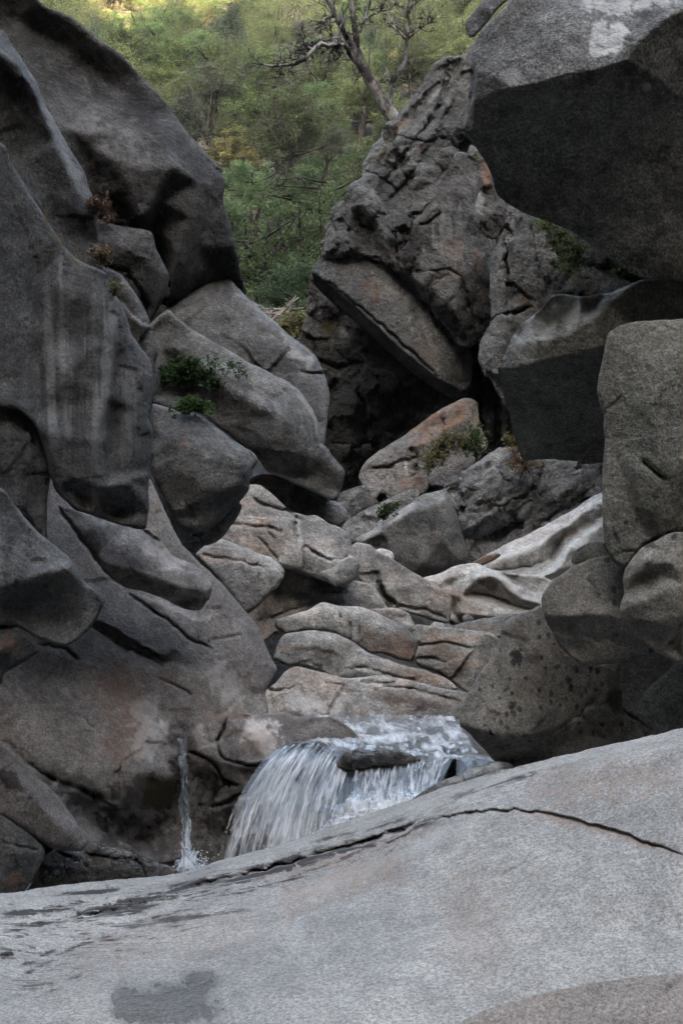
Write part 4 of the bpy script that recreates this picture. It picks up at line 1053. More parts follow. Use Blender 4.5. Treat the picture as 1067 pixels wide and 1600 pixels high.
rock('crag', 'high jagged grey crag that carries the dead tree', 'cliff',
     [(800, 40), (745, 60), (725, 82), (700, 88), (682, 96), (664, 122), (648, 148), (636, 168), (618, 186), (600, 200), (584, 214), (574, 232), (569, 258), (562, 278), (544, 292), (536, 312), (524, 332), (512, 356), (506, 382), (505, 402), (530, 408), (560, 408), (590, 418), (620, 430), (650, 460), (675, 490), (700, 520), (720, 545), (740, 542), (765, 520), (790, 495), (830, 430), (850, 330), (850, 200)],
     plane=(32, 8, 14),
     pts=[(640, 260, 26), (690, 200, 16), (700, 130, -6), (600, 260, 10), (620, 330, 22), (560, 330, 6), (545, 380, 0), (700, 300, 14), (680, 380, 34), (720, 420, 40), (660, 430, 30), (740, 350, 24), (710, 490, 34), (760, 450, 26), (590, 390, 0), (740, 270, -10), (760, 200, 0)],
     ridges=[[(635, 240, 34), (660, 300, 28), (640, 350, 26), (655, 400, 30), (640, 428, 16)], [(645, 345, 34), (700, 325, 40), (740, 300, 20)], [(690, 262, 6), (710, 236, -8), (740, 244, -14)], [(575, 330, 14), (600, 345, 24), (628, 400, 22)], [(560, 290, 12), (585, 345, 4), (590, 395, -10)]],
     cracks=[([(590, 300), (628, 246), (662, 200), (690, 150)], 3, 8), ([(606, 212), (630, 214), (660, 222), (700, 214)], 3, 8), ([(570, 268), (600, 280), (620, 300)], 3, 8), ([(712, 235), (704, 258), (690, 275), (675, 290)], 4, 16), ([(690, 236), (720, 234), (742, 244)], 4, 14), ([(640, 350), (670, 344), (690, 330)], 3, 8), ([(680, 420), (715, 428), (728, 460), (735, 500)], 3, 8), ([(595, 195), (620, 240), (640, 300)], 4, 9), ([(545, 330), (552, 380), (580, 398)], 4, 10), ([(700, 95), (690, 160), (660, 210)], 4, 9)],
     ledges=[([(575, 300), (600, 262), (632, 222), (668, 170), (700, 110)], 9, 26), ([(600, 320), (632, 282), (660, 240), (690, 190), (716, 140)], -8, 24), ([(585, 250), (606, 225), (640, 196), (655, 160)], 8, 18), ([(640, 300), (672, 258), (704, 210), (730, 150)], 7, 20), ([(560, 280), (590, 268), (640, 262), (680, 268)], 8, 22),
     ([(545, 340), (548, 385), (575, 398), (600, 408)], -12, 30), ([(690, 236), (722, 233), (748, 246)], 18, 34), ([(640, 440), (620, 400), (600, 370), (570, 340)], 10, 40)],
     stains=[('dark', [(585, 240), (600, 300), (640, 330)], 20, .5), ('moss', [(612, 205), (590, 260)], 8, .8), ('rust', [(615, 198), (640, 190)], 9, 0.52), ('rust', [(650, 230), (660, 240)], 9, 0.45), ('pale', [(700, 120), (668, 160)], 3, .7), ('dark', [(650, 225), (700, 210)], 18, .5), ('pale', [(700, 300), (700, 400), (705, 480)], 28, .35), ('dark', [(716, 440), (732, 470)], 6, .5), ('rust', [(700, 380), (705, 440)], 20, .25), ('dark', [(560, 345), (575, 385)], 18, .6), ('pale', [(545, 380), (560, 398), (600, 403)], 2.4, .8), ('dark', [(640, 380), (645, 420)], 14, .7)],  # dark stroke at the niche paints its shade
     aniso=(.45, 1, 1.25), blur=3, round_px=8, amp=5, lam=90, wob=5, rough=15.0, rlam=80, rmix=.4, rot=55, smooth=[(710, 400, 60, 130), (600, 300, 40, 50), (545, 365, 40, 36)], fine=1.5, step=2.2, mat=M['crag'], thick=260)
rock('cliff_block', 'smooth sheer grey brown face bounded by dark joints in the middle of the crag', 'cliff',
     [(640, 352, 0), (652, 326, 2), (672, 304, 2), (690, 282, 2), (702, 258, 4), (711, 240, 2), (724, 238, 0), (742, 248, -4), (750, 268, 0), (746, 300, 4), (742, 326, 6), (752, 352, 6), (768, 374, 4), (772, 410, 4), (770, 450, 2), (778, 490, -4), (764, 512, -6), (745, 534, -10), (726, 546, -12), (706, 524, -8), (684, 496, -6), (666, 470, -4), (650, 450, -4), (638, 430, -2), (630, 404, 0), (636, 378, 0)],
     plane=(31.3, 10, 4), pts=[(700, 330, 16), (690, 400, 22), (740, 420, 16), (720, 500, 10)], ridges=[[(650, 350, 16), (700, 300, 14), (730, 270, 2)], [(660, 440, 16), (680, 422, 20), (712, 428, 20), (726, 450, 16), (734, 490, 10), (736, 520, 4)]],
     cracks=[([(655, 352), (672, 346), (690, 330)], 2.6, 8), ([(668, 424), (700, 422), (716, 430), (727, 452), (734, 490)], 2.6, 9), ([(722, 520), (745, 508), (768, 492)], 2.4, 7)],
     stains=[('pale', [(700, 310), (704, 400), (700, 420)], 24, .4), ('rust', [(706, 370), (708, 430)], 14, .4), ('rust', [(745, 380), (750, 480)], 12, .35), ('dark', [(715, 250), (735, 270)], 16, .6), ('dark', [(680, 440), (700, 500)], 14, .4), ('dark', [(735, 330), (760, 400)], 10, .4)], sn=(1.6, .35),
     blur=2, round_px=5, amp=3.5, lam=60, rough=2.5, rlam=50, rmix=.5, fine=1.0, step=2.2, mat=M['crag'], thick=120)
rock('cliff_block', 'jutting shoulder with a dark niche on the left end of the crag', 'cliff',
     [(505, 402), (506, 382), (512, 358), (524, 334), (536, 314), (546, 296), (562, 286), (580, 292), (598, 318), (612, 340), (628, 362), (636, 380), (630, 404), (640, 428), (618, 424), (598, 410), (575, 402), (545, 402)],
     plane=(31.2, -2, 8), pts=[(530, 370, 14), (560, 300, 16), (590, 325, 20), (612, 370, 18), (620, 410, 8)],
     ridges=[[(546, 392, 16), (543, 360, 12), (548, 326, 14), (566, 318, 16), (584, 336, 18), (596, 362, 16), (604, 396, 10)], [(562, 384, -4), (562, 352, -8), (580, 360, -6), (586, 386, -4)]],
     cracks=[([(546, 388), (556, 398), (580, 402), (600, 408)], 2.6, 10), ([(600, 330), (615, 370), (622, 415)], 2.6, 9), ([(520, 345), (528, 375), (524, 398)], 2.2, 5)],
     stains=[('pale', [(545, 378), (558, 396), (580, 402), (600, 404)], 2.2, .9), ('dark', [(560, 345), (572, 385)], 9, .4), ('dark', [(605, 350), (618, 400)], 6, .5), ('rust', [(612, 380), (625, 410)], 6, .4)],  # dark stroke inside the niche is painted shade
     blur=1.5, round_px=5, amp=4, lam=40, rough=4, rlam=30, fine=1.2, step=2.2, mat=M['crag'], thick=90)
rock('leaning_prism', 'huge smooth triangular prism of rock leaning over the cave', 'boulder',
     [(487, 424, 0), (494, 410, 2), (507, 394, 4), (530, 392, 6), (568, 394, 8), (602, 398, 8), (634, 416, 10), (660, 444, 12), (684, 478, 12), (708, 508, 10), (730, 534, 6), (738, 566, 0), (736, 598, -6), (726, 626, -20), (704, 622, -24), (676, 606, -22), (644, 582, -20), (614, 556, -18), (578, 524, -16), (542, 493, -14), (514, 468, -12), (493, 446, -10)],
     plane=(31.75, 6, -4), pts=[],
     ridges=[[(490, 424, 14), (510, 441, 30), (546, 471, 40), (588, 510, 44), (636, 555, 42), (686, 594, 34), (722, 612, 12)], [(500, 440, 8), (545, 479, 16), (586, 518, 16), (634, 563, 14), (694, 604, 4)]],
     cracks=[([(500, 432), (560, 478), (620, 530), (690, 592)], 2.6, 8), ([(560, 408), (545, 440)], 2, 3)],
     stains=[('pale', [(610, 450), (640, 500)], 16, .3), ('rust', [(570, 440), (600, 470)], 16, .4), ('pale', [(655, 490), (680, 550)], 5, .5), ('dark', [(625, 440), (680, 500), (720, 560)], 7, .8), ('dark', [(490, 430), (560, 470)], 6, .6), ('rust', [(640, 530), (690, 570)], 16, .25)],
     blur=1.2, round_px=2, wob=.7, amp=2, lam=80, rough=.8, rlam=40, fine=.7, step=2.6, mat=M['crag'], thick=150)
rock('rock_column', 'pitted grey column of rock behind the right hand overhang', 'cliff',
     [(764, 270), (780, 320), (806, 322), (850, 340), (900, 360), (960, 400), (1040, 440), (1040, 500), (900, 500), (850, 520), (820, 560), (800, 640), (780, 620), (756, 580), (748, 560), (756, 530), (770, 505), (764, 470), (766, 420), (772, 380), (760, 330)],
     plane=(29, 4, 16), pts=[(800, 380, 22), (820, 440, 20), (780, 540, 22), (880, 420, 8), (940, 440, 2), (800, 500, 8), (775, 570, 16)],
     cracks=[([(770, 500), (800, 490), (830, 480)], 4, 14), ([(800, 330), (790, 400), (800, 480)], 4, 9), ([(830, 350), (840, 420)], 3, 7)],
     stains=[('pale', [(780, 340), (800, 380)], 14, .4), ('rust', [(810, 470), (830, 485)], 10, 0.38), ('moss', [(880, 440), (930, 450)], 16, .5), ('pale', [(900, 420), (960, 440)], 12, .4)],
     blur=4, round_px=12, amp=6, lam=60, rough=10, rlam=50, rmix=.5, rot=60, fine=1.5, mat=M['crag'], thick=160)
rock('rock_column', 'narrow lighter rib with rust stains between the crag and the overhanging boulder', 'cliff',
     [(736, 225), (748, 236), (764, 258), (772, 290), (784, 318), (800, 330), (790, 352), (776, 372), (758, 368), (742, 350), (738, 330), (748, 300), (744, 270), (732, 245)],
     plane=(29.4, 4, 14), pts=[(758, 290, 10), (762, 335, 14)], stains=[('rust', [(755, 250), (765, 300)], 7, .8), ('pale', [(744, 290), (752, 340)], 9, .7), ('moss', [(740, 235), (750, 250)], 6, .8)], blur=3, round_px=9, amp=5, lam=40, rough=4.5, rlam=22, fine=1.2, mat=M['crag'], thick=80, wob=2.5)
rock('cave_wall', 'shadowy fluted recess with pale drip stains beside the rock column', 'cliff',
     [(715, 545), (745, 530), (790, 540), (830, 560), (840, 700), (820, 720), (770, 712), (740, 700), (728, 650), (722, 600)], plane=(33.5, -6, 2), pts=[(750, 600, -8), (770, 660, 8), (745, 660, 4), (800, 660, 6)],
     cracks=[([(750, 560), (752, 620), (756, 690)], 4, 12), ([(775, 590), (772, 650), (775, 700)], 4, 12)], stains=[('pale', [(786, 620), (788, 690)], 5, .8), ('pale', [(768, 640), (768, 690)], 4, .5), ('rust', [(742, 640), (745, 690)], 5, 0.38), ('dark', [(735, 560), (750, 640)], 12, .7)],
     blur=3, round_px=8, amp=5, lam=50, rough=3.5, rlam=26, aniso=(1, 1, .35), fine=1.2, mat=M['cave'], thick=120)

# ================================================================== RIGHT SIDE OF THE GORGE
rock('boulder', 'giant overhanging boulder with a dark underside and one pale lichen patch at top right', 'boulder',
     [(742, 70), (752, 48), (775, 22), (796, 0), (830, -70, -100), (1490, -90, -140), (1490, 452, -105), (1067, 440, -105), (1004, 434, -105), (980, 424, -102), (950, 402, -94), (915, 376, -83), (880, 356, -76), (850, 345, -71), (815, 330, -62), (792, 318, -55), (778, 306, -50), (768, 280, -39), (756, 250, -26), (742, 228, -16), (730, 216, -16), (727, 196, -8), (730, 170), (734, 130), (736, 100)],
     plane=(6.0, -6, -4),
     pts=[(800, 60, 16), (860, 60, 30), (930, 40, 24), (1000, 10, 10), (850, 0, -16), (940, -40, -60), (800, 190, -3), (800, 260, -31), (900, 200, -1), (900, 300, -46), (1000, 200, -13), (1000, 320, -59), (1067, 150, 0), (1067, 300, -53), (1000, 400, -90), (850, 320, -59)],
     ridges=[[(744, 110, 30), (770, 118, 40), (800, 138, 46), (836, 130, 50), (880, 116, 54), (930, 108, 56), (980, 92, 56), (1000, 62, 52), (1036, 30, 46), (1067, 14, 44), (1490, -10, 40)], [(744, 110, 30), (740, 160, 26), (733, 212, 8)]],
     stains=[('dark', [(1000, 70), (990, 100), (960, 140)], 26, .5), ('pale', [(900, 0), (960, 10), (1067, -5)], 14, .8)],
     blots=[('pale', 950, 60, 30, 26, 1.3), ('pale', 936, 78, 16, 12, 1.2), ('pale', 800, 120, 26, 14, .35), ('pale', 1010, 136, 6, 5, .8), ('pale', 1062, 70, 8, 8, .5), ('dark', 900, 60, 12, 10, .5)],
     blur=3, round_px=14, rk=.6, amp=4, lam=110, fine=1.0, rough=.8, rlam=50, mat=M['capstone'], thick=330)
rock('boulder', 'thin dark slab split off the top left corner of the overhanging boulder', 'rock',
     [(728, 34), (742, 16), (758, -4), (770, -30), (800, -40), (800, -6), (778, 14), (756, 40), (740, 58), (731, 56)], plane=(6.3, -20, 14), pts=[(758, 14, 8)], round_px=9, amp=2, lam=40, mat=M['capstone'], thick=50, fine=.8)
rock('boulder', 'dark angular block with a glossy sloping top under the overhanging boulder', 'boulder',
     [(779, 572), (786, 556), (800, 526), (812, 510), (832, 492), (864, 461), (905, 463), (950, 458), (985, 444), (1010, 436), (1490, 430), (1490, 620, -40), (990, 640, -50), (962, 650, -60), (948, 680, -80), (940, 722, -105), (900, 720, -105), (860, 718, -105), (820, 719, -105), (810, 708, -95), (800, 670, -65), (790, 630, -32), (782, 596, -8)],
     plane=(6.7, -4, -8), pts=[(840, 620, -12), (880, 660, -44), (930, 600, -8), (900, 700, -84), (1000, 520, 10), (860, 500, -10), (920, 480, -10)],
     ridges=[[(779, 572, 10), (800, 574, 26), (840, 566, 32), (880, 556, 34), (920, 545, 32)], [(800, 545, 12), (830, 534, 28), (870, 526, 32), (905, 512, 30), (935, 492, 22), (960, 470, 12), (985, 448, 4)]],
     stains=[('pale', [(795, 545), (850, 500), (930, 478)], 34, .6)], blots=[('pale', 830, 486, 10, 4, 1.4, -25), ('pale', 866, 478, 6, 2.5, 1.4, -15)],  # top face and its small highlights painted pale to look lit
     blur=2.5, round_px=8, amp=2.4, lam=80, fine=.6, mat=M['dark'], thick=230)
rock('rock_column', 'tall rounded dark pillar with a short gash at the right edge of the photo', 'rock pillar',
     [(952, 520), (990, 504), (1040, 500), (1490, 495), (1490, 850), (1067, 832), (1030, 838), (1002, 856), (988, 876), (974, 888), (956, 876), (944, 848), (941, 810), (940, 770), (941, 720), (945, 690), (942, 650), (932, 614), (940, 570)],
     plane=(6.0, -6, 2), pts=[(1000, 560, 20), (1020, 640, 30), (970, 640, 6), (1030, 720, 30), (985, 740, 12), (965, 790, 8), (1020, 800, 14), (970, 840, 2), (1060, 560, 24)],
     ridges=[[(960, 690, -4), (975, 740, -2), (985, 790, 0), (1000, 820, -6)]],
     ledges=[([(1000, 720), (1020, 732), (1040, 745)], -8, 12)], cracks=[([(1000, 718), (1018, 730), (1040, 748)], 5, 12)],
     blots=[('dark', 976, 816, 6, 4, 1, 30), ('dark', 962, 840, 4, 8, 1, -20), ('dark', 1022, 776, 6, 3, .8, 30)], stains=[('dark', [(1000, 830), (1067, 815)], 14, .5)],
     blur=6, round_px=18, amp=3, lam=90, fine=.7, mat=M['dark'], thick=200)
rock('rock', 'small blue black wedge between the polished chute and the right pillar', 'rock',
     [(893, 880), (898, 862), (915, 850), (945, 846), (965, 850), (965, 890), (930, 886)], plane=(6.9, 0, 20), pts=[(930, 868, 6)], round_px=8, mat=M['dark'], thick=60, wob=.8)
rock('boulder', 'smooth grey brown boulder with a faceted belly below the right pillar', 'boulder',
     [(845, 938), (850, 924), (866, 904), (890, 886), (920, 874), (950, 868), (976, 874), (1000, 890), (1040, 900), (1040, 1020), (1010, 1028), (980, 1034), (945, 1038), (916, 1040), (892, 1028), (872, 1008), (858, 980), (848, 958)],
     plane=(6.3, -6, 0), pts=[(900, 920, 14), (950, 930, 22), (900, 980, 14), (950, 1000, 6), (990, 960, 16), (900, 1015, -8)],
     ridges=[[(852, 962, 8), (885, 964, 26), (930, 960, 34), (960, 962, 32), (1000, 970, 24)], [(930, 1000, 10), (950, 1020, 6), (980, 1014, 8)]],
     stains=[('dark', [(960, 890), (1000, 930)], 10, .3)], blur=4, round_px=18, amp=2.4, lam=80, fine=.5, mat=M['tan'], thick=120)
rock('boulder', 'knobby brown boulder with a hollow at the right edge of the photo', 'boulder',
     [(968, 958), (974, 930), (974, 904), (980, 884), (996, 862), (1020, 846), (1050, 832), (1490, 815), (1490, 1050), (1067, 1036), (1030, 1022), (1004, 1004), (984, 984)],
     plane=(5.75, -6, 2), pts=[(1010, 880, 16), (1050, 880, 22), (1000, 915, -2), (1020, 950, 22), (1060, 960, 26), (1010, 990, 2), (1060, 1010, -6), (1100, 900, 22)],
     ridges=[[(982, 948, 14), (1010, 938, 24), (1040, 920, 26), (1067, 912, 24)], [(985, 905, 4), (1010, 912, -4), (1030, 898, 4)], [(985, 968, 8), (1020, 972, 22), (1060, 985, 20)]],
     blots=[('dark', 1014, 850, 10, 10, .8), ('dark', 1002, 900, 14, 8, .4)], blur=4, round_px=16, amp=3, lam=60, fine=.9, mat=M['tan'], thick=140)
rock('boulder', 'bell shaped tan boulder with dark spots undercut by the stream on the right', 'boulder',
     [(718, 1132), (722, 1110), (730, 1085), (746, 1056), (764, 1030), (778, 1006), (784, 982), (792, 970), (815, 958), (845, 948), (880, 960), (940, 1000), (968, 1030), (968, 1066), (972, 1086), (972, 1110), (1000, 1140), (1010, 1165), (980, 1190), (860, 1215), (800, 1215), (778, 1196), (756, 1172), (736, 1150)],
     plane=(7.3, 10, 8), pts=[(800, 1020, 20), (850, 1020, 20), (800, 1090, 26), (870, 1090, 10), (930, 1060, 16), (760, 1110, 24), (900, 1150, 2), (820, 1180, -20), (780, 1185, -24), (950, 1140, -20), (860, 1180, -10)],
     ridges=[[(718, 1132, 4), (745, 1142, 26), (790, 1150, 36), (830, 1148, 34), (858, 1140, 24)], [(858, 1140, 24), (862, 1180, 4)], [(960, 1050, 16), (948, 1090, 14), (925, 1112, 6), (905, 1125, 2)]],
     cracks=[([(860, 1146), (900, 1120), (935, 1085)], 2.6, 4), ([(925, 1040), (920, 1080)], 2, 3)],
     blots=[('dark', 793, 1074, 2.0, 4.2, 1.2), ('dark', 842, 1080, 3.4, 4.1, 1.2), ('dark', 916, 1027, 2.0, 2.8, 1.2), ('dark', 892, 1074, 3.4, 5.7, 1.2), ('dark', 876, 1009, 2.0, 4.1, 1.2), ('dark', 852, 1107, 1.6, 2.2, 1.2), ('dark', 941, 992, 1.6, 3.2, 1.2), ('dark', 800, 1083, 2.6, 5.0, 1.2), ('dark', 933, 1050, 3.4, 5.6, 1.2), ('dark', 936, 1130, 1.6, 2.0, 1.2), ('dark', 846, 1027, 2.6, 5.1, 1.2), ('dark', 920, 1054, 2.6, 4.6, 1.2), ('dark', 854, 1052, 2.0, 4.2, 1.2), ('dark', 884, 1138, 2.0, 4.4, 1.2), ('dark', 882, 1011, 2.0, 4.3, 1.2), ('dark', 930, 1078, 2.0, 3.7, 1.2), ('dark', 947, 1029, 1.6, 2.0, 1.2), ('dark', 920, 1148, 1.6, 2.5, 1.2), ('dark', 758, 1133, 1.6, 2.4, 1.2), ('dark', 902, 1129, 1.6, 2.9, 1.2), ('dark', 901, 1047, 3.4, 5.2, 1.2), ('dark', 925, 1146, 3.4, 4.9, 1.2), ('dark', 752, 986, 1.6, 2.9, 1.2), ('dark', 751, 1017, 2.6, 3.9, 1.2), ('dark', 798, 1098, 2.0, 3.0, 1.2), ('dark', 941, 1132, 2.6, 4.1, 1.2), ('dark', 923, 1048, 3.4, 6.4, 1.2), ('dark', 766, 1145, 3.4, 5.0, 1.2), ('dark', 875, 1103, 2.0, 3.3, 1.2), ('dark', 797, 1034, 2.0, 2.4, 1.2), ('dark', 830, 1080, 1.6, 2.5, 1.2), ('dark', 865, 1006, 2.0, 3.3, 1.2), ('dark', 884, 1043, 2.0, 3.9, 1.2), ('dark', 749, 994, 1.6, 3.5, 1.2), ('dark', 796, 1060, 3.4, 6.1, 1.2), ('dark', 781, 1015, 2.0, 4.1, 1.2), ('dark', 799, 1114, 1.6, 3.2, 1.2), ('dark', 750, 1078, 2.0, 3.0, 1.2), ('dark', 790, 1117, 2.0, 3.1, 1.2), ('dark', 884, 1092, 1.6, 2.1, 1.2), ('dark', 811, 1040, 2.0, 3.3, 1.2), ('dark', 920, 1012, 2.0, 3.9, 1.2), ('dark', 789, 1078, 2.0, 2.9, 1.2), ('dark', 769, 1072, 2.0, 3.0, 1.2), ('dark', 916, 1079, 2.0, 3.1, 1.2), ('dark', 914, 999, 3.4, 5.3, 1.2), ('dark', 808, 1022, 10, 16, 1.2), ('dark', 799, 1104, 5, 7, 1.1), ('dark', 887, 1062, 6, 5, 1), ('dark', 793, 1137, 4, 3, 1), ('dark', 822, 1060, 4, 3, 1), ('dark', 842, 1078, 3, 6, 1), ('dark', 905, 1142, 6, 8, 1), ('dark', 870, 1043, 6, 4, 1), ('dark', 852, 1044, 4, 4, 1), ('dark', 960, 1092, 10, 20, .7), ('dark', 940, 1150, 10, 6, .7, 40)],
     stains=[('dark', [(800, 970), (815, 1010), (850, 1030)], 16, .55), ('dark', [(850, 1000), (900, 1045), (925, 1050)], 9, .5)],
     blur=5, round_px=14, amp=2.6, lam=90, fine=.4, mat=M['tan'], thick=180)
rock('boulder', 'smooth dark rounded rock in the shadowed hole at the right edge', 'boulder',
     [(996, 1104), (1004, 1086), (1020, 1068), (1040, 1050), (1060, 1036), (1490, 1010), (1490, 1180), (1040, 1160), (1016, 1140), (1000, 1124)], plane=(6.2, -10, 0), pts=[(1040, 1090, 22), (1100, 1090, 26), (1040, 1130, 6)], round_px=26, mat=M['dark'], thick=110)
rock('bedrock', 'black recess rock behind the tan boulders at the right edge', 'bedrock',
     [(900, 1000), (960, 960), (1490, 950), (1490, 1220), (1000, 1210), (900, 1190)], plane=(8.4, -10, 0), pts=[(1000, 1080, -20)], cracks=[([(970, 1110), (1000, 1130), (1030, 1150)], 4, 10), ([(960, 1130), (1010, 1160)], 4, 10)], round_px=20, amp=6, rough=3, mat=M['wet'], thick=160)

# ------------------------------------------------------------------ around the fall
rock('boulder', 'buff boulder with a black blotch at the lower left beside the wet rocks', 'boulder',
     [(-430, 1110), (0, 1166), (24, 1186), (50, 1206), (74, 1226), (96, 1250), (114, 1276), (128, 1300), (136, 1316), (128, 1328), (106, 1330), (80, 1326), (56, 1310), (28, 1290), (0, 1275), (-430, 1240)],
     plane=(6.0, 24, 24), pts=[(30, 1220, 18), (70, 1260, 24), (105, 1300, 18), (30, 1270, 10), (-40, 1200, 10)],
     blots=[('dark', 20, 1222, 18, 14, 1.1, 35), ('dark', 48, 1247, 6, 5, 1), ('dark', 6, 1210, 10, 8, 1)], stains=[('dark', [(30, 1290), (80, 1322), (125, 1328)], 8, .6)],
     blur=6, round_px=20, amp=2.6, lam=70, fine=.5, mat=M['apron'], thick=110)
rock('boulder', 'cracked dark wedge under the buff boulder at the lower left edge', 'rock',
     [(-430, 1230), (0, 1272), (30, 1292), (58, 1312), (70, 1330), (64, 1350), (48, 1378), (30, 1402), (0, 1415), (-430, 1430)], plane=(5.9, 20, 0), pts=[(20, 1330, 16), (50, 1335, 10), (0, 1370, 10)],
     cracks=[([(0, 1316), (30, 1322), (60, 1330)], 2.6, 4)], stains=[('rust', [(10, 1390), (40, 1370)], 12, .4)], round_px=12, mat=M['cliff'], thick=90)
rock('rock_ledge', 'low dark wet ledge just above the foreground slab on the left', 'rock ledge',
     [(40, 1420), (50, 1380), (66, 1345), (90, 1325), (130, 1330), (150, 1318), (200, 1330), (240, 1345), (270, 1355), (290, 1372), (280, 1400), (180, 1420)], plane=(6.2, 14, 14), pts=[(120, 1360, 12), (190, 1355, 12), (240, 1372, 10)],
     cracks=[([(130, 1332), (170, 1340), (215, 1345), (232, 1372)], 3, 10), ([(90, 1330), (140, 1352)], 3, 7)], ledges=[([(100, 1335), (150, 1348), (210, 1340), (250, 1352)], 8, 18)],
     stains=[('wet', [(60, 1370), (160, 1360), (280, 1375)], 40, 1), ('moss', [(180, 1370), (220, 1375)], 12, .7), ('rust', [(40, 1392), (120, 1385)], 9, 0.45)], round_px=10, amp=4, lam=50, rough=1.5, fine=.8, mat=M['wet'], thick=120)
rock('boulder', 'row of small dark wet stones along the foot of the brown apron', 'rock',
     [(120, 1330), (136, 1316), (160, 1318), (176, 1326), (196, 1318), (214, 1330), (206, 1346), (180, 1350), (150, 1344)], plane=(6.7, 14, 20), pts=[(140, 1330, 8), (190, 1334, 8)], cracks=[([(166, 1316), (168, 1350)], 3, 10)], round_px=9, amp=3, lam=30, mat=M['wet'], thick=50)
rock('bedrock', 'dark wet fractured rock between the thin trickle and the main fall', 'bedrock',
     [(276, 1128), (300, 1119), (340, 1117), (390, 1115), (440, 1115), (470, 1120), (520, 1122), (560, 1150), (540, 1190), (500, 1230), (470, 1290), (440, 1350), (400, 1390), (330, 1400), (280, 1390), (270, 1340), (288, 1280), (290, 1200)],
     plane=(8.4, 4, 20), pts=[(320, 1140, 12), (400, 1150, 22), (450, 1170, 18), (330, 1190, 4), (370, 1200, 14), (420, 1220, 4), (330, 1240, -14), (370, 1280, -8), (400, 1250, 8), (340, 1310, 4), (380, 1330, 0)],
     ridges=[[(345, 1120, 10), (342, 1160, 10), (360, 1185, 20), (420, 1192, 26), (450, 1180, 22)], [(300, 1180, 6), (335, 1190, 14), (348, 1215, 8)], [(350, 1250, 10), (385, 1240, 14), (420, 1235, 10)]],
     cracks=[([(356, 1122), (344, 1150), (340, 1172), (360, 1190), (400, 1196), (438, 1182)], 3.4, 14), ([(295, 1176), (330, 1188), (345, 1210), (350, 1224), (375, 1228)], 4, 14), ([(310, 1260), (350, 1256), (390, 1234), (420, 1220)], 4, 14), ([(350, 1300), (380, 1310), (410, 1290)], 3, 9)],
     ledges=[([(344, 1150), (360, 1186), (440, 1188)], 14, 26), ([(320, 1262), (360, 1256), (420, 1228)], 12, 30)],
     stains=[('wet', [(300, 1220), (360, 1226), (430, 1214), (520, 1180)], 36, 1), ('wet', [(290, 1290), (340, 1300), (440, 1280)], 80, 1), ('wet', [(286, 1120), (292, 1180), (300, 1260)], 18, 1), ('pale', [(380, 1135), (420, 1155), (400, 1170)], 24, 1.0), ('wet', [(300, 1200), (330, 1280), (360, 1330)], 40, 1), ('pale', [(300, 1140), (335, 1170)], 14, .6), ('rust', [(310, 1122), (400, 1120)], 4, 0.52), ('rust', [(380, 1150), (420, 1165)], 20, .3), ('dark', [(300, 1200), (340, 1240), (350, 1280)], 22, .7), ('dark', [(420, 1200), (450, 1180), (480, 1190)], 14, .8), ('pale', [(345, 1205), (380, 1222)], 8, .5), ('pale', [(370, 1250), (400, 1244)], 5, .6), ('dark', [(285, 1120), (300, 1135)], 10, .9)],
     blur=3, round_px=8, amp=4.5, lam=60, rough=1.8, rlam=36, fine=1.0, mat=M['apron'], thick=150)
rock('bedrock', 'submerged dark lip of rock under the main fall', 'bedrock',
     [(490, 1176), (530, 1172), (620, 1170), (700, 1170), (755, 1172), (790, 1192), (780, 1230), (700, 1270), (620, 1300), (520, 1330), (440, 1370), (400, 1380), (400, 1320), (440, 1240), (480, 1190)],
     plane=(8.45, -4, 14), pts=[(600, 1230, -12), (700, 1220, -14), (520, 1250, -6), (740, 1200, -10)], ridges=[[(530, 1196, 8), (570, 1206, 12), (640, 1198, 10), (720, 1186, 6), (760, 1186, 2)]],
     stains=[('wet', [(450, 1300), (560, 1220), (740, 1190)], 90, 1), ('dark', [(700, 1200), (740, 1230)], 30, .8)], round_px=14, amp=6, lam=50, rough=1.5, fine=.8, mat=M['wet'], thick=150)
rock('boulder', 'black wet knob of rock breaking the lip of the fall', 'rock',
     [(526, 1192), (536, 1178), (556, 1172), (580, 1176), (604, 1172), (630, 1176), (650, 1184), (640, 1194), (612, 1198), (590, 1196), (570, 1202), (546, 1204), (530, 1200)], plane=(7.75, 0, 16), pts=[(560, 1188, 10), (610, 1184, 8)], round_px=8, amp=4, lam=30, rough=1.5, rlam=18, fine=1, mat=M['wet'], thick=50,
     stains=[('wet', [(530, 1190), (640, 1185)], 30, 1), ('dark', [(530, 1192), (600, 1188)], 12, .9)])
rock('boulder', 'low wedge of wet rock with a pale glistening top at the foot of the fall', 'rock',
     [(600, 1270), (628, 1258), (655, 1240), (680, 1224), (710, 1212), (745, 1200), (778, 1190), (800, 1196), (800, 1230), (700, 1262), (640, 1280)], plane=(6.6, -6, 30), pts=[(690, 1236, 8), (740, 1214, 8)], ridges=[[(625, 1262, 6), (660, 1252, 10), (700, 1240, 12), (770, 1215, 12)]],
     stains=[('pale', [(680, 1228), (740, 1206), (785, 1196)], 8, .9), ('wet', [(620, 1262), (700, 1240), (780, 1210)], 20, 1), ('dark', [(620, 1266), (660, 1244)], 8, .9), ('rust', [(640, 1258), (660, 1244)], 2.5, 0.52)], round_px=8, amp=2.5, lam=40, fine=.9, mat=M['wet'], thick=90)

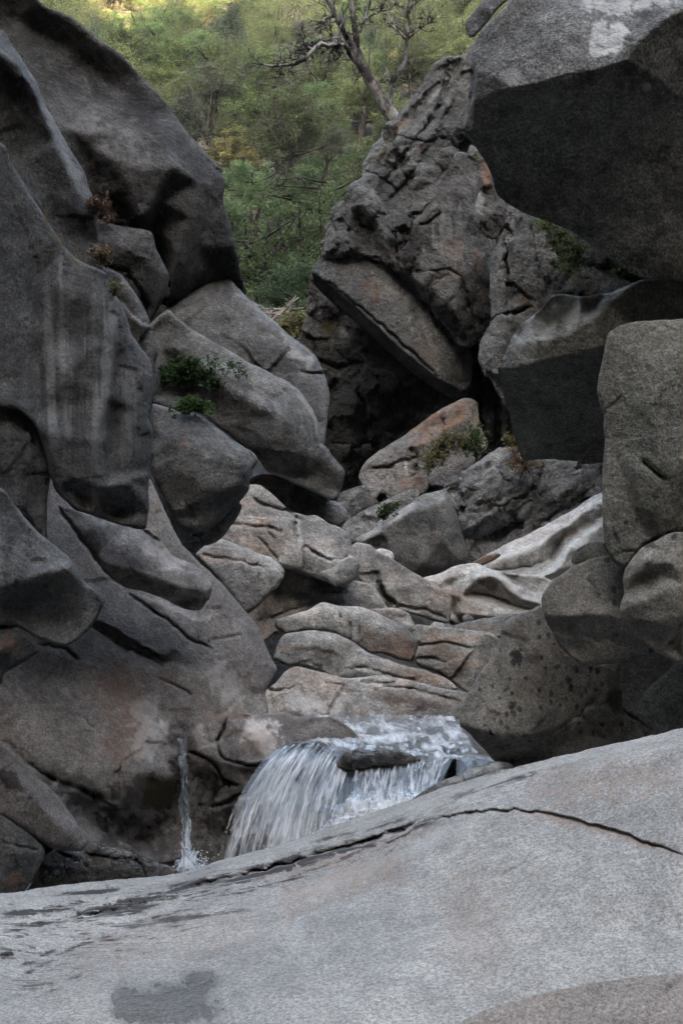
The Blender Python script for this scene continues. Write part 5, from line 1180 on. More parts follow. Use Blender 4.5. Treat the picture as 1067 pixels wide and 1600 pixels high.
# ------------------------------------------------------------------ foreground
rock('foreground_slab', 'large smooth pale granite slab across the whole foreground with a dark fissure', 'rock slab',
     [(-450, 1412, 3.425), (0, 1396, 3.450), (100, 1382, 3.525), (200, 1373, 3.575), (275, 1365, 3.625), (340, 1346, 3.675), (440, 1318, 3.725), (560, 1277, 3.725), (650, 1246, 3.675), (720, 1222, 3.625), (790, 1202, 3.575), (880, 1180, 3.500), (970, 1160, 3.425), (1020, 1149, 3.375), (1067, 1138, 3.325), (1510, 1115, 3.225), (1520, 1700, 2.100), (533, 1720, 2.175), (-450, 1720, 2.225)],
     pts=[(0, 1450, 3.000), (250, 1440, 3.025), (533, 1440, 2.825), (800, 1440, 2.650), (1067, 1450, 2.550), (0, 1600, 2.385), (300, 1600, 2.375), (533, 1600, 2.325), (800, 1600, 2.275), (1067, 1600, 2.225), (533, 1520, 2.550), (250, 1520, 2.650), (0, 1520, 2.675), (800, 1520, 2.435), (1067, 1520, 2.375), (760, 1450, 2.675), (700, 1480, 2.600), (840, 1400, 2.745), (900, 1460, 2.575), (600, 1400, 2.950)],
     ridges=[[(-450, 1455, 2.975), (100, 1438, 3.125), (220, 1408, 3.250), (300, 1386, 3.300), (400, 1364, 3.325), (500, 1338, 3.325), (580, 1316, 3.300), (660, 1286, 3.250), (720, 1272, 3.175), (800, 1268, 3.100), (850, 1271, 3.050), (900, 1282, 2.985), (960, 1298, 2.900), (1010, 1316, 2.825), (1067, 1336, 2.750), (1510, 1370, 2.625)],
             [(340, 1352, 3.475), (500, 1305, 3.525), (640, 1262, 3.475), (800, 1218, 3.350), (960, 1180, 3.200), (1067, 1160, 3.125), (1510, 1140, 3.050)]],
     cracks=[([(30, 1426), (110, 1414), (190, 1404)], 2.4, 5), ([(0, 1444), (90, 1426), (180, 1414), (250, 1400)], 2.6, 6), ([(140, 1450), (220, 1434), (300, 1412), (380, 1390)], 2.4, 4), ([(60, 1486), (110, 1470), (150, 1460)], 2.2, 4), ([(150, 1404), (230, 1390), (290, 1376)], 2.4, 5), ([(440, 1340), (500, 1322), (560, 1304)], 2.4, 4),
     ([(640, 1296), (690, 1277), (740, 1269), (800, 1266), (850, 1270), (900, 1282), (960, 1299), (1010, 1317), (1080, 1340)], 2.8, 7), ([(270, 1392), (330, 1376), (400, 1362), (470, 1343), (530, 1326), (580, 1312), (650, 1286), (685, 1276)], 5, 16), ([(0, 1452), (70, 1440), (140, 1428), (200, 1420)], 3, 8), ([(0, 1438), (60, 1432), (110, 1430)], 2.6, 6),
             ([(110, 1440), (200, 1416), (300, 1392)], 2.8, 7), ([(590, 1330), (540, 1350), (480, 1372), (430, 1384)], 2.2, 4), ([(775, 1374), (812, 1352), (870, 1330), (960, 1318)], 1.8, 2.5), ([(1040, 1430), (1030, 1450), (1045, 1470), (1067, 1478)], 2, 3), ([(0, 1496), (22, 1492)], 2.2, 5), ([(330, 1398), (430, 1376), (520, 1352)], 2, 4), ([(20, 1470), (80, 1452), (160, 1436)], 2.2, 5)],
     ledges=[([(640, 1296), (690, 1277), (740, 1269), (800, 1266), (850, 1270), (900, 1282), (960, 1299), (1010, 1317), (1080, 1340)], -9, 40), ([(270, 1392), (400, 1362), (530, 1326), (650, 1286), (690, 1276)], -9, 30), ([(590, 1330), (540, 1350), (480, 1372), (380, 1392), (250, 1420)], -5, 30), ([(0, 1452), (100, 1436), (220, 1412), (300, 1390)], -6, 22)],
     stains=[('fleck', [(-40, 1470), (120, 1440), (260, 1410), (400, 1372)], 46, 1), ('fleck', [(0, 1560), (80, 1510), (200, 1465), (330, 1430)], 34, .8), ('fleck', [(400, 1376), (520, 1340), (640, 1300)], 22, .8), ('fleck', [(480, 1330), (640, 1278), (820, 1222), (960, 1190)], 20, .45), ('rust', [(430, 1420), (520, 1380), (640, 1350)], 30, .3), ('rust', [(820, 1240), (960, 1220), (1067, 1215)], 30, .28), ('dark', [(270, 1394), (320, 1380), (400, 1364), (470, 1346), (530, 1330), (590, 1312), (650, 1288), (690, 1278)], 9, 1.90), ('dark', [(0, 1456), (70, 1440), (140, 1432), (200, 1424), (270, 1400)], 6, 1.52), ('dark', [(80, 1402), (190, 1390)], 4, 1.52), ('dark', [(100, 1436), (200, 1412), (300, 1390), (420, 1366)], 8, 1.71), ('dark', [(0, 1430), (60, 1424), (130, 1414)], 5, 1.33), ('dark', [(250, 1388), (340, 1370), (440, 1346), (520, 1322)], 5, 1.14), ('rust', [(380, 1376), (480, 1352), (590, 1322), (680, 1285)], 8, 0.34), ('rust', [(800, 1274), (850, 1276), (960, 1304), (1067, 1340)], 7, .35),
             ('dark', [(480, 1318), (560, 1300), (640, 1276)], 4, 0.66), ('dark', [(700, 1248), (780, 1226), (850, 1206)], 5, 0.66), ('dark', [(0, 1496), (22, 1490)], 5, 1.71), ('dark', [(330, 1402), (420, 1384), (520, 1356)], 3.5, 1.04), ('dark', [(10, 1540), (60, 1510), (120, 1478), (170, 1462)], 4, 0.76), ('dark', [(30, 1510), (90, 1482)], 4, 0.76), ('dark', [(60, 1560), (130, 1520)], 4, 0.66), ('dark', [(180, 1450), (280, 1436), (400, 1420)], 6, 0.57), ('pale', [(470, 1400), (600, 1345), (700, 1300), (760, 1290)], 16, .35), ('rust', [(100, 1500), (240, 1470), (420, 1450)], 40, .14)],
     blots=[('wet', 262, 1572, 92, 40, 1.25), ('wet', 312, 1534, 36, 22, 1.25), ('wet', 205, 1570, 40, 34, 1.25), ('rust', 740, 1440, 60, 90, .16)],
     blur=9, round_px=6, rk=.4, amp=4.5, lam=190, fine=.3, rough=.3, step=2.2, mat=M['slab'], thick=260)
rock('boulder', 'smooth brownish rock edge at the bottom right corner nearest the camera', 'rock',
     [(690, 1612), (720, 1596), (770, 1574), (830, 1556), (890, 1542), (960, 1531), (1067, 1521), (1520, 1510), (1520, 1760), (700, 1760)], plane=(1.75, -6, 50), pts=[(900, 1600, 10), (1000, 1580, 14)], round_px=24, amp=2, lam=120, fine=.4, mat=M['brown_slab'], thick=140)


def depth_at(px, py, rad=7):
    best = None
    for q, d in ROCKS:
        m = (np.abs(q[:, 0] - px) < rad) & (np.abs(q[:, 1] - py) < rad)
        if m.any():
            v = float(np.median(d[m]))
            best = v if best is None or v < best else best
    return best


# ------------------------------------------------------------------ bedrock behind the boulders (closes the gaps)
def backing(name, x0, x1, y0, y1, poly, extra):
    g = 24
    xs, ys = np.arange(x0, x1 + 1, g), np.arange(y0, y1 + 1, g)
    nx, ny = len(xs), len(ys)
    A = np.zeros((ny, nx))
    for q, d in ROCKS:
        i = np.round((q[:, 0] - x0) / g).astype(int)
        j = np.round((q[:, 1] - y0) / g).astype(int)
        m = (i >= 0) & (i < nx) & (j >= 0) & (j < ny)
        np.maximum.at(A, (j[m], i[m]), d[m])
    W = A > 0
    for _ in range(2):
        P = np.pad(A, 1)
        A = np.max([P[a:a + ny, b:b + nx] for a in range(3) for b in range(3)], 0)
    A = gauss(A, A > 0, 1.6)
    gx, gy = np.meshgrid(xs, ys)
    q = np.stack([gx, gy], -1).reshape(-1, 2).astype(float)
    ins = inside(q, np.array(poly, float)) & (A.ravel() > 0)
    idx = np.where(ins.reshape(ny, nx), np.arange(nx * ny).reshape(ny, nx), -1)
    f = np.stack([idx[:-1, :-1], idx[1:, :-1], idx[1:, 1:], idx[:-1, 1:]], -1).reshape(-1, 4)
    f = f[(f >= 0).all(1)]
    P = place(q[:, 0], q[:, 1], np.maximum(A.ravel() * extra, 0.5))
    P = P + fbm(P * 0.8, 4, .5, 3)[:, None] * 0.15
    usedv = np.unique(f)
    remap = -np.ones(len(P), int); remap[usedv] = np.arange(len(usedv))
    link(name, mesh_from(name, P[usedv], remap[f], M['cave']), kind='structure')


backing('gorge_bedrock', -420, 500, 60, 1380, [(-420, 80), (60, 120), (230, 250), (320, 330), (340, 470), (440, 560), (480, 640), (490, 740), (500, 1380), (-420, 1380)], 1.12)
backing('gorge_bedrock', 360, 760, 740, 1330, [(360, 780), (500, 790), (600, 830), (700, 850), (760, 880), (760, 1330), (360, 1330)], 1.10)
backing('gorge_bedrock', 520, 1480, 180, 1000, [(540, 440), (560, 330), (640, 240), (740, 200), (1480, 320), (1480, 1000), (720, 960), (600, 830), (545, 720)], 1.10)
backing('gorge_bedrock', 800, 1480, 430, 1230, [(840, 520), (1480, 480), (1480, 1230), (830, 1200), (800, 1010), (960, 900), (965, 700), (850, 690)], 1.25)


# ------------------------------------------------------------------ water
def flow(name, lines, nu, nv, mat, kind='structure', bulge=0.0, rip=0.02, ru=40, rv=2.0, foam=0.0, foamv=None, parent=None, sd=5):
    L = []
    for ln in lines:
        ln = np.array([(p[0], p[1], p[2]) for p in ln], float)
        c = catmull(ln, 2.0, False)
        s = np.r_[0, np.cumsum(np.hypot(*np.diff(c[:, :2], axis=0).T))]
        t = np.linspace(0, s[-1], nv)
        L.append(np.stack([np.interp(t, s, c[:, k]) for k in range(3)], -1))
    L = np.array(L)
    uu = np.linspace(0, len(lines) - 1, nu)
    G = np.zeros((nu, nv, 3))
    for j in range(nv):
        c = catmull(L[:, j], 1.5, False)
        # parameter along the control index
        s = np.r_[0, np.cumsum(np.hypot(*np.diff(c[:, :2], axis=0).T))]
        t = np.linspace(0, s[-1], nu)
        for k in range(3):
            G[:, j, k] = np.interp(t, s, c[:, k])
    U_, V_ = np.meshgrid(np.linspace(0, 1, nu), np.linspace(0, 1, nv), indexing='ij')
    P = place(G[..., 0], G[..., 1], G[..., 2] - bulge * np.sin(np.pi * U_))
    P = P.reshape(-1, 3)
    idx = np.arange(nu * nv).reshape(nu, nv)
    f = np.stack([idx[:-1, :-1], idx[:-1, 1:], idx[1:, 1:], idx[1:, :-1]], -1).reshape(-1, 4)
    N = vnormals(P, f)
    if (N * P).sum(1).mean() > 0:
        f = f[:, ::-1]; N = -N
    u, v = U_.ravel(), V_.ravel()
    n = fbm(np.c_[u * ru, v * rv, u * 0 + sd], 5, 0.6, sd) + 0.6 * fbm(np.c_[u * ru * .3, v * rv * 2.5, u * 0], 3, .6, sd + 1)
    edge = np.clip(np.minimum(np.minimum(u, 1 - u) * 8, 1), 0.1, 1)
    P = P + N * (n * rip * edge)[:, None]
    fo = np.full(len(u), foam)
    if foamv is not None:
        fo = fo + np.interp(v, *foamv)
    fo = fo - 0.55 * np.clip(1 - np.minimum(u, 1 - u) * 14, 0, 1)
    o = link(name, mesh_from(name, P, f, mat, {'fu': u, 'fv': v, 'foam': fo}), parent, kind=kind)
    return o


pool_lines = [[(300, 1121, 10.0), (330, 1122, 9.8), (380, 1126, 9.5)], ]
lip = [[(424, 1118, 10.2), (430, 1142, 9.2), (438, 1171, 8.15)], [(470, 1117, 10.2), (468, 1140, 9.2), (466, 1167, 8.1)], [(520, 1117, 10.2), (512, 1140, 9.1), (500, 1164, 8.1)],
       [(570, 1117, 10.2), (556, 1142, 9.0), (536, 1176, 8.0)], [(620, 1117, 10.2), (612, 1142, 9.0), (590, 1176, 8.0)], [(680, 1118, 10.0), (672, 1146, 8.9), (650, 1184, 7.95)], [(718, 1120, 9.8), (724, 1150, 8.8), (706, 1184, 7.95)], [(726, 1128, 9.6), (750, 1158, 8.7), (776, 1186, 7.9)]]
flow('stream_bed', [[(p[0], p[1] + 4, p[2] + .28) for p in l] for l in lip], 90, 60, M['apron'], rip=.06, ru=9, rv=5, sd=3)
flow('stream_water', lip, 150, 60, M['pool'], rip=.035, ru=13, rv=5, foam=.03, foamv=([0, .2, .6, 1], [-.04, .04, .08, -.05]), sd=8)  # foam also whitens the water in place of its pale reflection
flow('waterfall', [[(436, 1168, 8.2), (412, 1186, 8.0), (384, 1226, 7.8), (358, 1280, 7.65), (338, 1340, 7.55), (330, 1380, 7.5)],
                   [(462, 1166, 8.15), (444, 1188, 7.9), (420, 1240, 7.7), (402, 1300, 7.5), (388, 1380, 7.4)],
                   [(498, 1163, 8.1), (484, 1184, 7.85), (466, 1240, 7.6), (450, 1300, 7.4), (440, 1370, 7.3)],
                   [(530, 1172, 8.0), (520, 1192, 7.8), (508, 1244, 7.5), (496, 1295, 7.35), (486, 1350, 7.2)],
                   [(552, 1198, 7.85), (546, 1214, 7.7), (538, 1250, 7.45), (532, 1285, 7.25), (526, 1335, 7.1)]], 200, 110, M['fall'], rip=.03, ru=46, rv=2.6, foam=.07, foamv=([0, .12, .5, 1], [-.2, .04, .0, .05]), sd=21)
flow('waterfall', [[(544, 1198, 7.8), (542, 1215, 7.65), (538, 1260, 7.35)], [(580, 1200, 7.75), (576, 1220, 7.6), (570, 1270, 7.3)], [(620, 1196, 7.75), (614, 1222, 7.55), (604, 1268, 7.25)],
                   [(655, 1186, 7.8), (648, 1212, 7.6), (636, 1258, 7.25)], [(690, 1182, 7.9), (680, 1205, 7.7), (664, 1244, 7.3)], [(712, 1180, 7.95), (702, 1196, 7.8), (690, 1222, 7.5)]], 170, 70, M['fall'], rip=.025, ru=40, rv=1.8, foam=.02, foamv=([0, .1, 1], [-.12, .03, .08]), sd=31)
flow('waterfall', [[(714, 1180, 7.95), (713, 1195, 7.8), (712, 1224, 7.5)], [(745, 1180, 7.9), (744, 1192, 7.8), (742, 1212, 7.5)], [(776, 1184, 7.85), (775, 1190, 7.75), (774, 1198, 7.5)]], 60, 30, M['fall'], rip=.02, ru=16, rv=1.5, foam=-.12, sd=41)


def trick(x, dx, y):
    d = depth_at(x, y, 10) or 8.4
    return (x + dx, y, d - 0.07)


tr_y = [1154, 1180, 1205, 1235, 1265, 1300, 1330, 1350, 1364]
tr_x = [282, 285, 288, 288, 289, 291, 291, 291, 292]
tr_w = [1.5, 5, 6, 5, 7, 8, 8, 13, 22]
td = [depth_at(x, y, 12) or 8.3 for x, y in zip(tr_x, tr_y)]
td = [max(t_, 7.5) for t_ in td]
td = list(np.minimum(np.convolve(np.pad(td, 1, 'edge'), [.25, .5, .25], 'valid'), td) - 0.08)
flow('trickle', [[(x + s * w, y, d) for x, w, y, d in zip(tr_x, tr_w, tr_y, td)] for s in (-1, -.4, .4, 1)], 30, 100, M['fall'], bulge=.06, rip=.035, ru=5, rv=7, foam=-.05, foamv=([0, .3, .7, 1], [-.05, .02, .08, .28]), sd=51)

# lower pool and foam
sheet = np.array([(-1.6, 4.9, -1.04), (1.6, 4.9, -1.04), (1.6, 9.0, -1.04), (-1.6, 9.0, -1.04)])
nn = 60
gx, gy = np.meshgrid(np.linspace(-3.6, 3.2, nn), np.linspace(4.0, 9.4, nn))
pz = -1.0 + 0.03 * fbm(np.c_[gx.ravel() * 4, gy.ravel() * 4, gx.ravel() * 0], 4, .6, 6)
ix = np.arange(nn * nn).reshape(nn, nn)
link('plunge_pool', mesh_from('plunge_pool', np.c_[gx.ravel(), gy.ravel(), pz], np.stack([ix[:-1, :-1], ix[:-1, 1:], ix[1:, 1:], ix[1:, :-1]], -1).reshape(-1, 4), M['pool'],
     {'fu': gx.ravel() * .1, 'fv': gy.ravel() * .2, 'foam': np.full(nn * nn, .05)}), kind='structure')


def icoball():
    t = (1 + 5 ** .5) / 2
    v = np.array([(-1, t, 0), (1, t, 0), (-1, -t, 0), (1, -t, 0), (0, -1, t), (0, 1, t), (0, -1, -t), (0, 1, -t), (t, 0, -1), (t, 0, 1), (-t, 0, -1), (-t, 0, 1)], float)
    f = np.array([(0, 11, 5), (0, 5, 1), (0, 1, 7), (0, 7, 10), (0, 10, 11), (1, 5, 9), (5, 11, 4), (11, 10, 2), (10, 7, 6), (7, 1, 8), (3, 9, 4), (3, 4, 2), (3, 2, 6), (3, 6, 8), (3, 8, 9), (4, 9, 5), (2, 4, 11), (6, 2, 10), (8, 6, 7), (9, 8, 1)])
    return v / np.linalg.norm(v[0]), f


def foam_patch(name, label_, centres, n_drop, spread):
    """boiling foam: a heap of bubbly lumps and flung droplets"""
    V, Fc = icoball()
    vs, fs, k = [], [], 0
    for cx, cy, d, r, n in centres:
        for i in range(n):
            a, b = RNG.normal(0, .5, 2)
            rr = r * RNG.uniform(.10, .34) / F * d
            p = place(cx + a * r, cy + b * r * .55, d + RNG.uniform(-.12, .12))
            vs.append(V * rr * RNG.uniform(.5, 1.3, 3) + p); fs.append(Fc + k); k += 12
    for i in range(n_drop):
        cx, cy, d, r, n = centres[RNG.integers(len(centres))]
        p = place(cx + RNG.normal(0, spread), cy - abs(RNG.normal(0, spread * .8)) + 6, d + RNG.uniform(-.2, .1))
        vs.append(V * RNG.uniform(.0012, .0035) + p); fs.append(Fc + k); k += 12
    link(name, mesh_from(name, np.concatenate(vs), np.concatenate(fs), M['foam']), kind='stuff')


flow('foam', [[(690, 1222, 7.4), (676, 1240, 7.0), (660, 1262, 6.9)], [(640, 1238, 7.25), (632, 1252, 7.0), (630, 1280, 6.85)], [(600, 1240, 7.2), (596, 1262, 6.98), (590, 1300, 6.85)], [(560, 1236, 7.15), (556, 1262, 6.95), (550, 1310, 6.8)],
              [(525, 1262, 7.1), (520, 1296, 6.95), (516, 1340, 6.8)], [(500, 1300, 7.1), (494, 1330, 6.95), (490, 1360, 6.8)], [(450, 1330, 7.2), (440, 1350, 7.1), (430, 1370, 7.0)], [(380, 1340, 7.35), (370, 1352, 7.3), (360, 1372, 7.2)]], 150, 40, M['fall'], rip=.06, ru=16, rv=4, foam=.16, foamv=([0, .3, 1], [-.22, .02, .1]), sd=61)
flow('foam', [[(262, 1362, 7.8), (268, 1372, 7.6), (268, 1384, 7.4)], [(280, 1340, 7.75), (284, 1360, 7.55), (284, 1382, 7.3)], [(292, 1322, 7.72), (296, 1352, 7.5), (300, 1380, 7.3)], [(306, 1346, 7.7), (312, 1360, 7.5), (316, 1378, 7.3)], [(330, 1350, 7.7), (336, 1360, 7.5), (342, 1374, 7.3)]], 60, 30, M['fall'], rip=.05, ru=9, rv=4, foam=.15, foamv=([0, .35, 1], [-.2, .05, .1]), sd=71)
foam_patch('spray', '', [(590, 1258, 6.95, 30, 0), (540, 1290, 6.9, 30, 0), (500, 1320, 6.85, 30, 0), (440, 1345, 6.9, 30, 0), (640, 1255, 6.9, 30, 0)], 420, 20)
foam_patch('spray', '', [(296, 1350, 7.4, 16, 0), (310, 1340, 7.4, 16, 0)], 160, 12)


# ------------------------------------------------------------------ terrain
def hill_h(x, y):
    """wooded mountainside across the gorge"""
    x = np.asarray(x, float); y = np.asarray(y, float)
    p = np.stack([x, y, x * 0], -1).reshape(-1, 3)
    n = (7.0 * fbm(p / 42.0 + 3.1, 4, 0.5, 900) + 1.2 * fbm(p / 9.0, 3, .5, 905)).reshape(x.shape)
    base = np.where(y < 46, 3 + (y - 28) * 0.45, 11.1 + (y - 46) * 0.70)
    base = base + np.clip(y - 60, 0, 400) * 0.02 + np.abs(x + 4) * 0.05 + np.clip(-x - 18, 0, 100) * .35 + np.clip(x - 14, 0, 100) * 0.35
    return base + n * np.clip((y - 40) / 30, 0.1, 1)


def grid_mesh(name, xs, ys, fn, mat, kind='structure'):
    gx, gy = np.meshgrid(xs, ys)
    z = fn(gx, gy)
    ny, nx = gx.shape
    idx = np.arange(nx * ny).reshape(ny, nx)
    f = np.stack([idx[:-1, :-1], idx[:-1, 1:], idx[1:, 1:], idx[1:, :-1]], -1).reshape(-1, 4)
    return link(name, mesh_from(name, np.stack([gx, gy, z], -1).reshape(-1, 3), f, mat), kind=kind)


grid_mesh('hillside', np.linspace(-160, 160, 161), np.linspace(36, 420, 193), hill_h, M['earth'])


NOTCH = 31  # depth of the gap cut so that sun reaches the hilltop
CREST = 0.36          # slope of an unseen mountain added to shade the gorge; its notch lets sun through


def valley_h(x, y):
    """floor and flanks of the gorge, a light-blocking mountain added behind the camera, and the land around"""
    x = np.asarray(x, float); y = np.asarray(y, float)
    p = np.stack([x, y, x * 0], -1).reshape(-1, 3)
    n = fbm(p / 30.0, 5, .55, 950).reshape(x.shape)
    n2 = fbm(p / 140.0, 4, .5, 955).reshape(x.shape)
    half = 3.2 + np.clip(y, 0, 60) * 0.30 + np.clip(-y, 0, 200) * 0.10
    w = np.clip(np.abs(x) - half, 0, None)
    wall = np.minimum(w * 2.6, 16 + w * 0.85)  # flanks raised to cut low sky light
    floor = np.where(y < 16, -1.2, -1.2 + (y - 16) * 0.18)
    floor = np.where(y > 36, hill_h(x, np.maximum(y, 36)) - 3.0, floor)
    wall = np.where(y > 30, wall * np.clip((46 - y) / 16, 0, 1), wall)
    back = np.minimum(np.clip(-y - 7, 0, 290) * 0.9, 45) + np.clip(-y - 60, 0, 240) * CREST + 70 * np.clip((x + 58) / 6, 0, 1) * np.clip((-y - 268) / 24, 0, 1) - NOTCH * np.exp(-((x + 58) / 12) ** 4) * np.clip((-y - 120) / 90, 0, 1)  # added mountain; bump and notch shape where the sun patch falls
    back = back + n2 * 26 * np.clip((-y - 60) / 150, 0, 1) + np.clip(-y - 300, 0, 2000) * 0.0
    return floor + np.minimum(wall, 30 + 25 * np.clip((70 - np.abs(y + 10)) / 30, 0, 1)) + np.where(y < -7, back, 0) + n * np.clip(w, 0, 12) * 0.25


grid_mesh('valley_ground', np.r_[np.linspace(-600, -120, 25), np.linspace(-114, -58, 15), np.linspace(-54, 54, 73), np.linspace(60, 600, 28)], np.r_[np.linspace(-600, -310, 15), np.linspace(-300, -180, 25), np.linspace(-170, -60, 12), np.linspace(-50, 60, 111), np.linspace(70, 700, 22)], valley_h, M['earth'])


# ------------------------------------------------------------------ plants
def leaf_quads(cent, size, tone, flat=0.0, aspect=1.0):
    """small folded leaf faces spread over the points"""
    n = len(cent)
    a = RNG.normal(size=(n, 3)); a[:, 2] *= (1 - flat); a /= np.linalg.norm(a, axis=1, keepdims=True)
    b = RNG.normal(size=(n, 3)); b -= (a * b).sum(1, keepdims=True) * a; b /= np.linalg.norm(b, axis=1, keepdims=True)
    s = size * RNG.uniform(.6, 1.3, (n, 1))
    v = np.stack([cent - a * s, cent + b * s * .5 * aspect, cent + a * s, cent - b * s * .5 * aspect], 1).reshape(-1, 3)
    f = np.arange(4 * n).reshape(n, 4)
    return v, f, np.repeat(tone, 4)


def tube(pts, rad, sides=5):
    P = np.asarray(pts, float)
    n = len(P)
    T = np.gradient(P, axis=0)
    T /= np.maximum(np.linalg.norm(T, axis=1, keepdims=True), 1e-9)
    ref = np.array([0.3, 0.2, 0.93]) if abs(T[:, 2]).mean() < .8 else np.array([0.9, 0.3, 0.1])
    A = np.cross(T, ref); A /= np.maximum(np.linalg.norm(A, axis=1, keepdims=True), 1e-9)
    B = np.cross(T, A)
    ang = np.arange(sides) / sides * 2 * math.pi
    rad = np.asarray(rad, float).reshape(-1, 1, 1)
    V = P[:, None] + rad * (A[:, None] * np.cos(ang)[None, :, None] + B[:, None] * np.sin(ang)[None, :, None])
    idx = np.arange(n * sides).reshape(n, sides)
    f = np.stack([idx[:-1], np.roll(idx[:-1], -1, 1), np.roll(idx[1:], -1, 1), idx[1:]], -1).reshape(-1, 4)
    return V.reshape(-1, 3), f


class Bag:
    def __init__(self): self.v, self.f, self.t, self.k = [], [], [], 0

    def add(self, v, f, t=None):
        self.v.append(v); self.f.append(np.asarray(f) + self.k); self.k += len(v)
        self.t.append(np.zeros(len(v)) if t is None else t)

    def mesh(self, name, mat, smooth=False):
        return mesh_from(name, np.concatenate(self.v), [x for x in self.f], mat, {'tone': np.concatenate(self.t)}, smooth)


def crown_points(kind, H, Wd, n_clump, per, seed):
    rng = np.random.default_rng(seed)
    cs, tones = [], []
    if kind == 'round':
        # a handful of separate leafy domes, leaves mostly on their upper outsides
        lobes = []
        for i in range(12):
            a, rr = rng.uniform(0, 6.283), rng.uniform(.05, .33) * Wd
            lobes.append((np.array([math.cos(a) * rr, math.sin(a) * rr, H * (.84 - 1.9 * rr / Wd + rng.uniform(-.12, .06))]), rng.uniform(.16, .25) * Wd, rng.uniform(.2, .7)))
        lobes.append((np.array([0, 0, H * .82]), .2 * Wd, .6))
        for i in range(n_clump):
            c, r, tl = lobes[rng.integers(len(lobes))]
            dv = rng.normal(size=3); dv[2] = abs(dv[2]) * rng.choice([1, 1, 1, -.7]); dv /= np.linalg.norm(dv)
            p = c + dv * r * rng.uniform(.8, 1.06) * [1, 1, .8]
            cs.append(p + rng.normal(0, 1, (per, 3)) * [.038 * Wd, .038 * Wd, .018 * Wd]); tones.append(np.clip(tl + rng.uniform(-.25, .25) + rng.normal(0, .15, per), 0, 1))
    elif kind == 'cone':
        for i in range(n_clump):
            h = H * (1 - (1 - rng.uniform(0, 1)) ** .6 * .88)
            r = Wd * .5 * (1.03 - h / H) ** .8 * rng.uniform(.55, 1.1) + .05
            a = rng.uniform(0, 6.283)
            p = np.array([math.cos(a) * r, math.sin(a) * r, h - r * .22])
            out = np.array([math.cos(a), math.sin(a), -.25])
            cs.append(p + rng.normal(0, 1, (per, 3)) * .06 * Wd + rng.uniform(-.16, .10, (per, 1)) * Wd * out); tones.append(np.clip(rng.uniform(.1, .8) + rng.normal(0, .15, per), 0, 1))
    elif kind == 'loose':
        for i in range(n_clump):
            dv = rng.normal(size=3); dv /= np.linalg.norm(dv)
            p = dv * rng.uniform(.45, 1) ** .6 * np.array([.5 * Wd, .5 * Wd, .36 * H]) + [0, 0, H * .6]
            cs.append(p + rng.normal(0, 1, (per, 3)) * [.085 * Wd, .085 * Wd, .05 * Wd]); tones.append(np.clip(rng.uniform(.1, .9) + rng.normal(0, .15, per), 0, 1))
    return np.concatenate(cs), np.concatenate(tones)


def make_tree(kind, H, Wd, n_clump, per, leaf, mat, seed, name, label, cat, group):
    rng = np.random.default_rng(seed)
    root = link(name, None, label=label, cat=cat, group=group)
    c, tn = crown_points(kind, H, Wd, n_clump, per, seed)
    b = Bag()
    b.add(*leaf_quads(c, leaf, tn, .3, .9))
    link('crown', b.mesh('crown', mat), root)
    w = Bag()
    if kind == 'cone':
        w.add(*tube([(0, 0, -.8), (0, 0, H * .5), (.05, 0, H * .97)], [Wd * .045, Wd * .028, .02], 6))
    else:
        for s in range(3 if kind == 'round' else 4):
            a = rng.uniform(0, 6.283)
            e = np.array([math.cos(a), math.sin(a), 0]) * Wd * rng.uniform(.1, .32)
            P = [np.array([0, 0, -.8]), np.array([0, 0, H * .08]) + e * .12, np.array([0, 0, H * .4]) + e * .6, np.array([0, 0, H * rng.uniform(.7, .88)]) + e]
            w.add(*tube(P, [Wd * .035, Wd * .026, Wd * .016, Wd * .006], 5))
            for t in range(4):
                q = P[2] + (P[3] - P[2]) * rng.uniform(-.4, .8)
                d2 = rng.normal(size=3) * Wd * .22; d2[2] = abs(d2[2]) * .6
                w.add(*tube([q, q + d2 * .5 + [0, 0, -.02 * H], q + d2], [Wd * .009, Wd * .007, Wd * .003], 4))
    link('trunk', w.mesh('trunk', M['bark'], True), root)
    return root


def dup(o, loc, rz=0, sc=1.0, label=None, group=None, sz=1.0):
    c = o.copy(); COL.objects.link(c)
    c.location = loc; c.rotation_euler = (0, 0, rz); c.scale = (sc, sc, sc * sz)
    if label: c['label'] = label
    if group: c['group'] = group
    for ch in o.children:
        k = ch.copy(); COL.objects.link(k); k.parent = c
    return c


G = 'trees covering the far hillside'
KINDS = [
    ('round', 5.2, 5.4, 170, 120, .058, 'leaf_olive', 'live_oak', 'rounded olive green oak', 'tree', 30),
    ('round', 4.6, 5.8, 170, 120, .058, 'leaf_green', 'live_oak', 'broad brighter green oak', 'tree', 24),
    ('round', 4.2, 4.4, 150, 100, .055, 'leaf_grey', 'shrub_oak', 'grey green bushy scrub oak', 'tree', 18),
    ('loose', 5.8, 4.6, 130, 70, .065, 'leaf_olive', 'madrone', 'thin open crowned olive tree', 'tree', 16),
    ('cone', 9.5, 3.6, 240, 70, .07, 'needle', 'conifer', 'dark pointed conifer', 'tree', 7),
    ('round', 3.0, 3.4, 100, 80, .055, 'leaf_yellow', 'shrub', 'yellowing green bush', 'bush', 5),
]
protos = []
for i, k in enumerate(KINDS):
    protos.append(make_tree(*k[:6], M[k[6]], 40 + i, k[7], k[8], k[9], G))

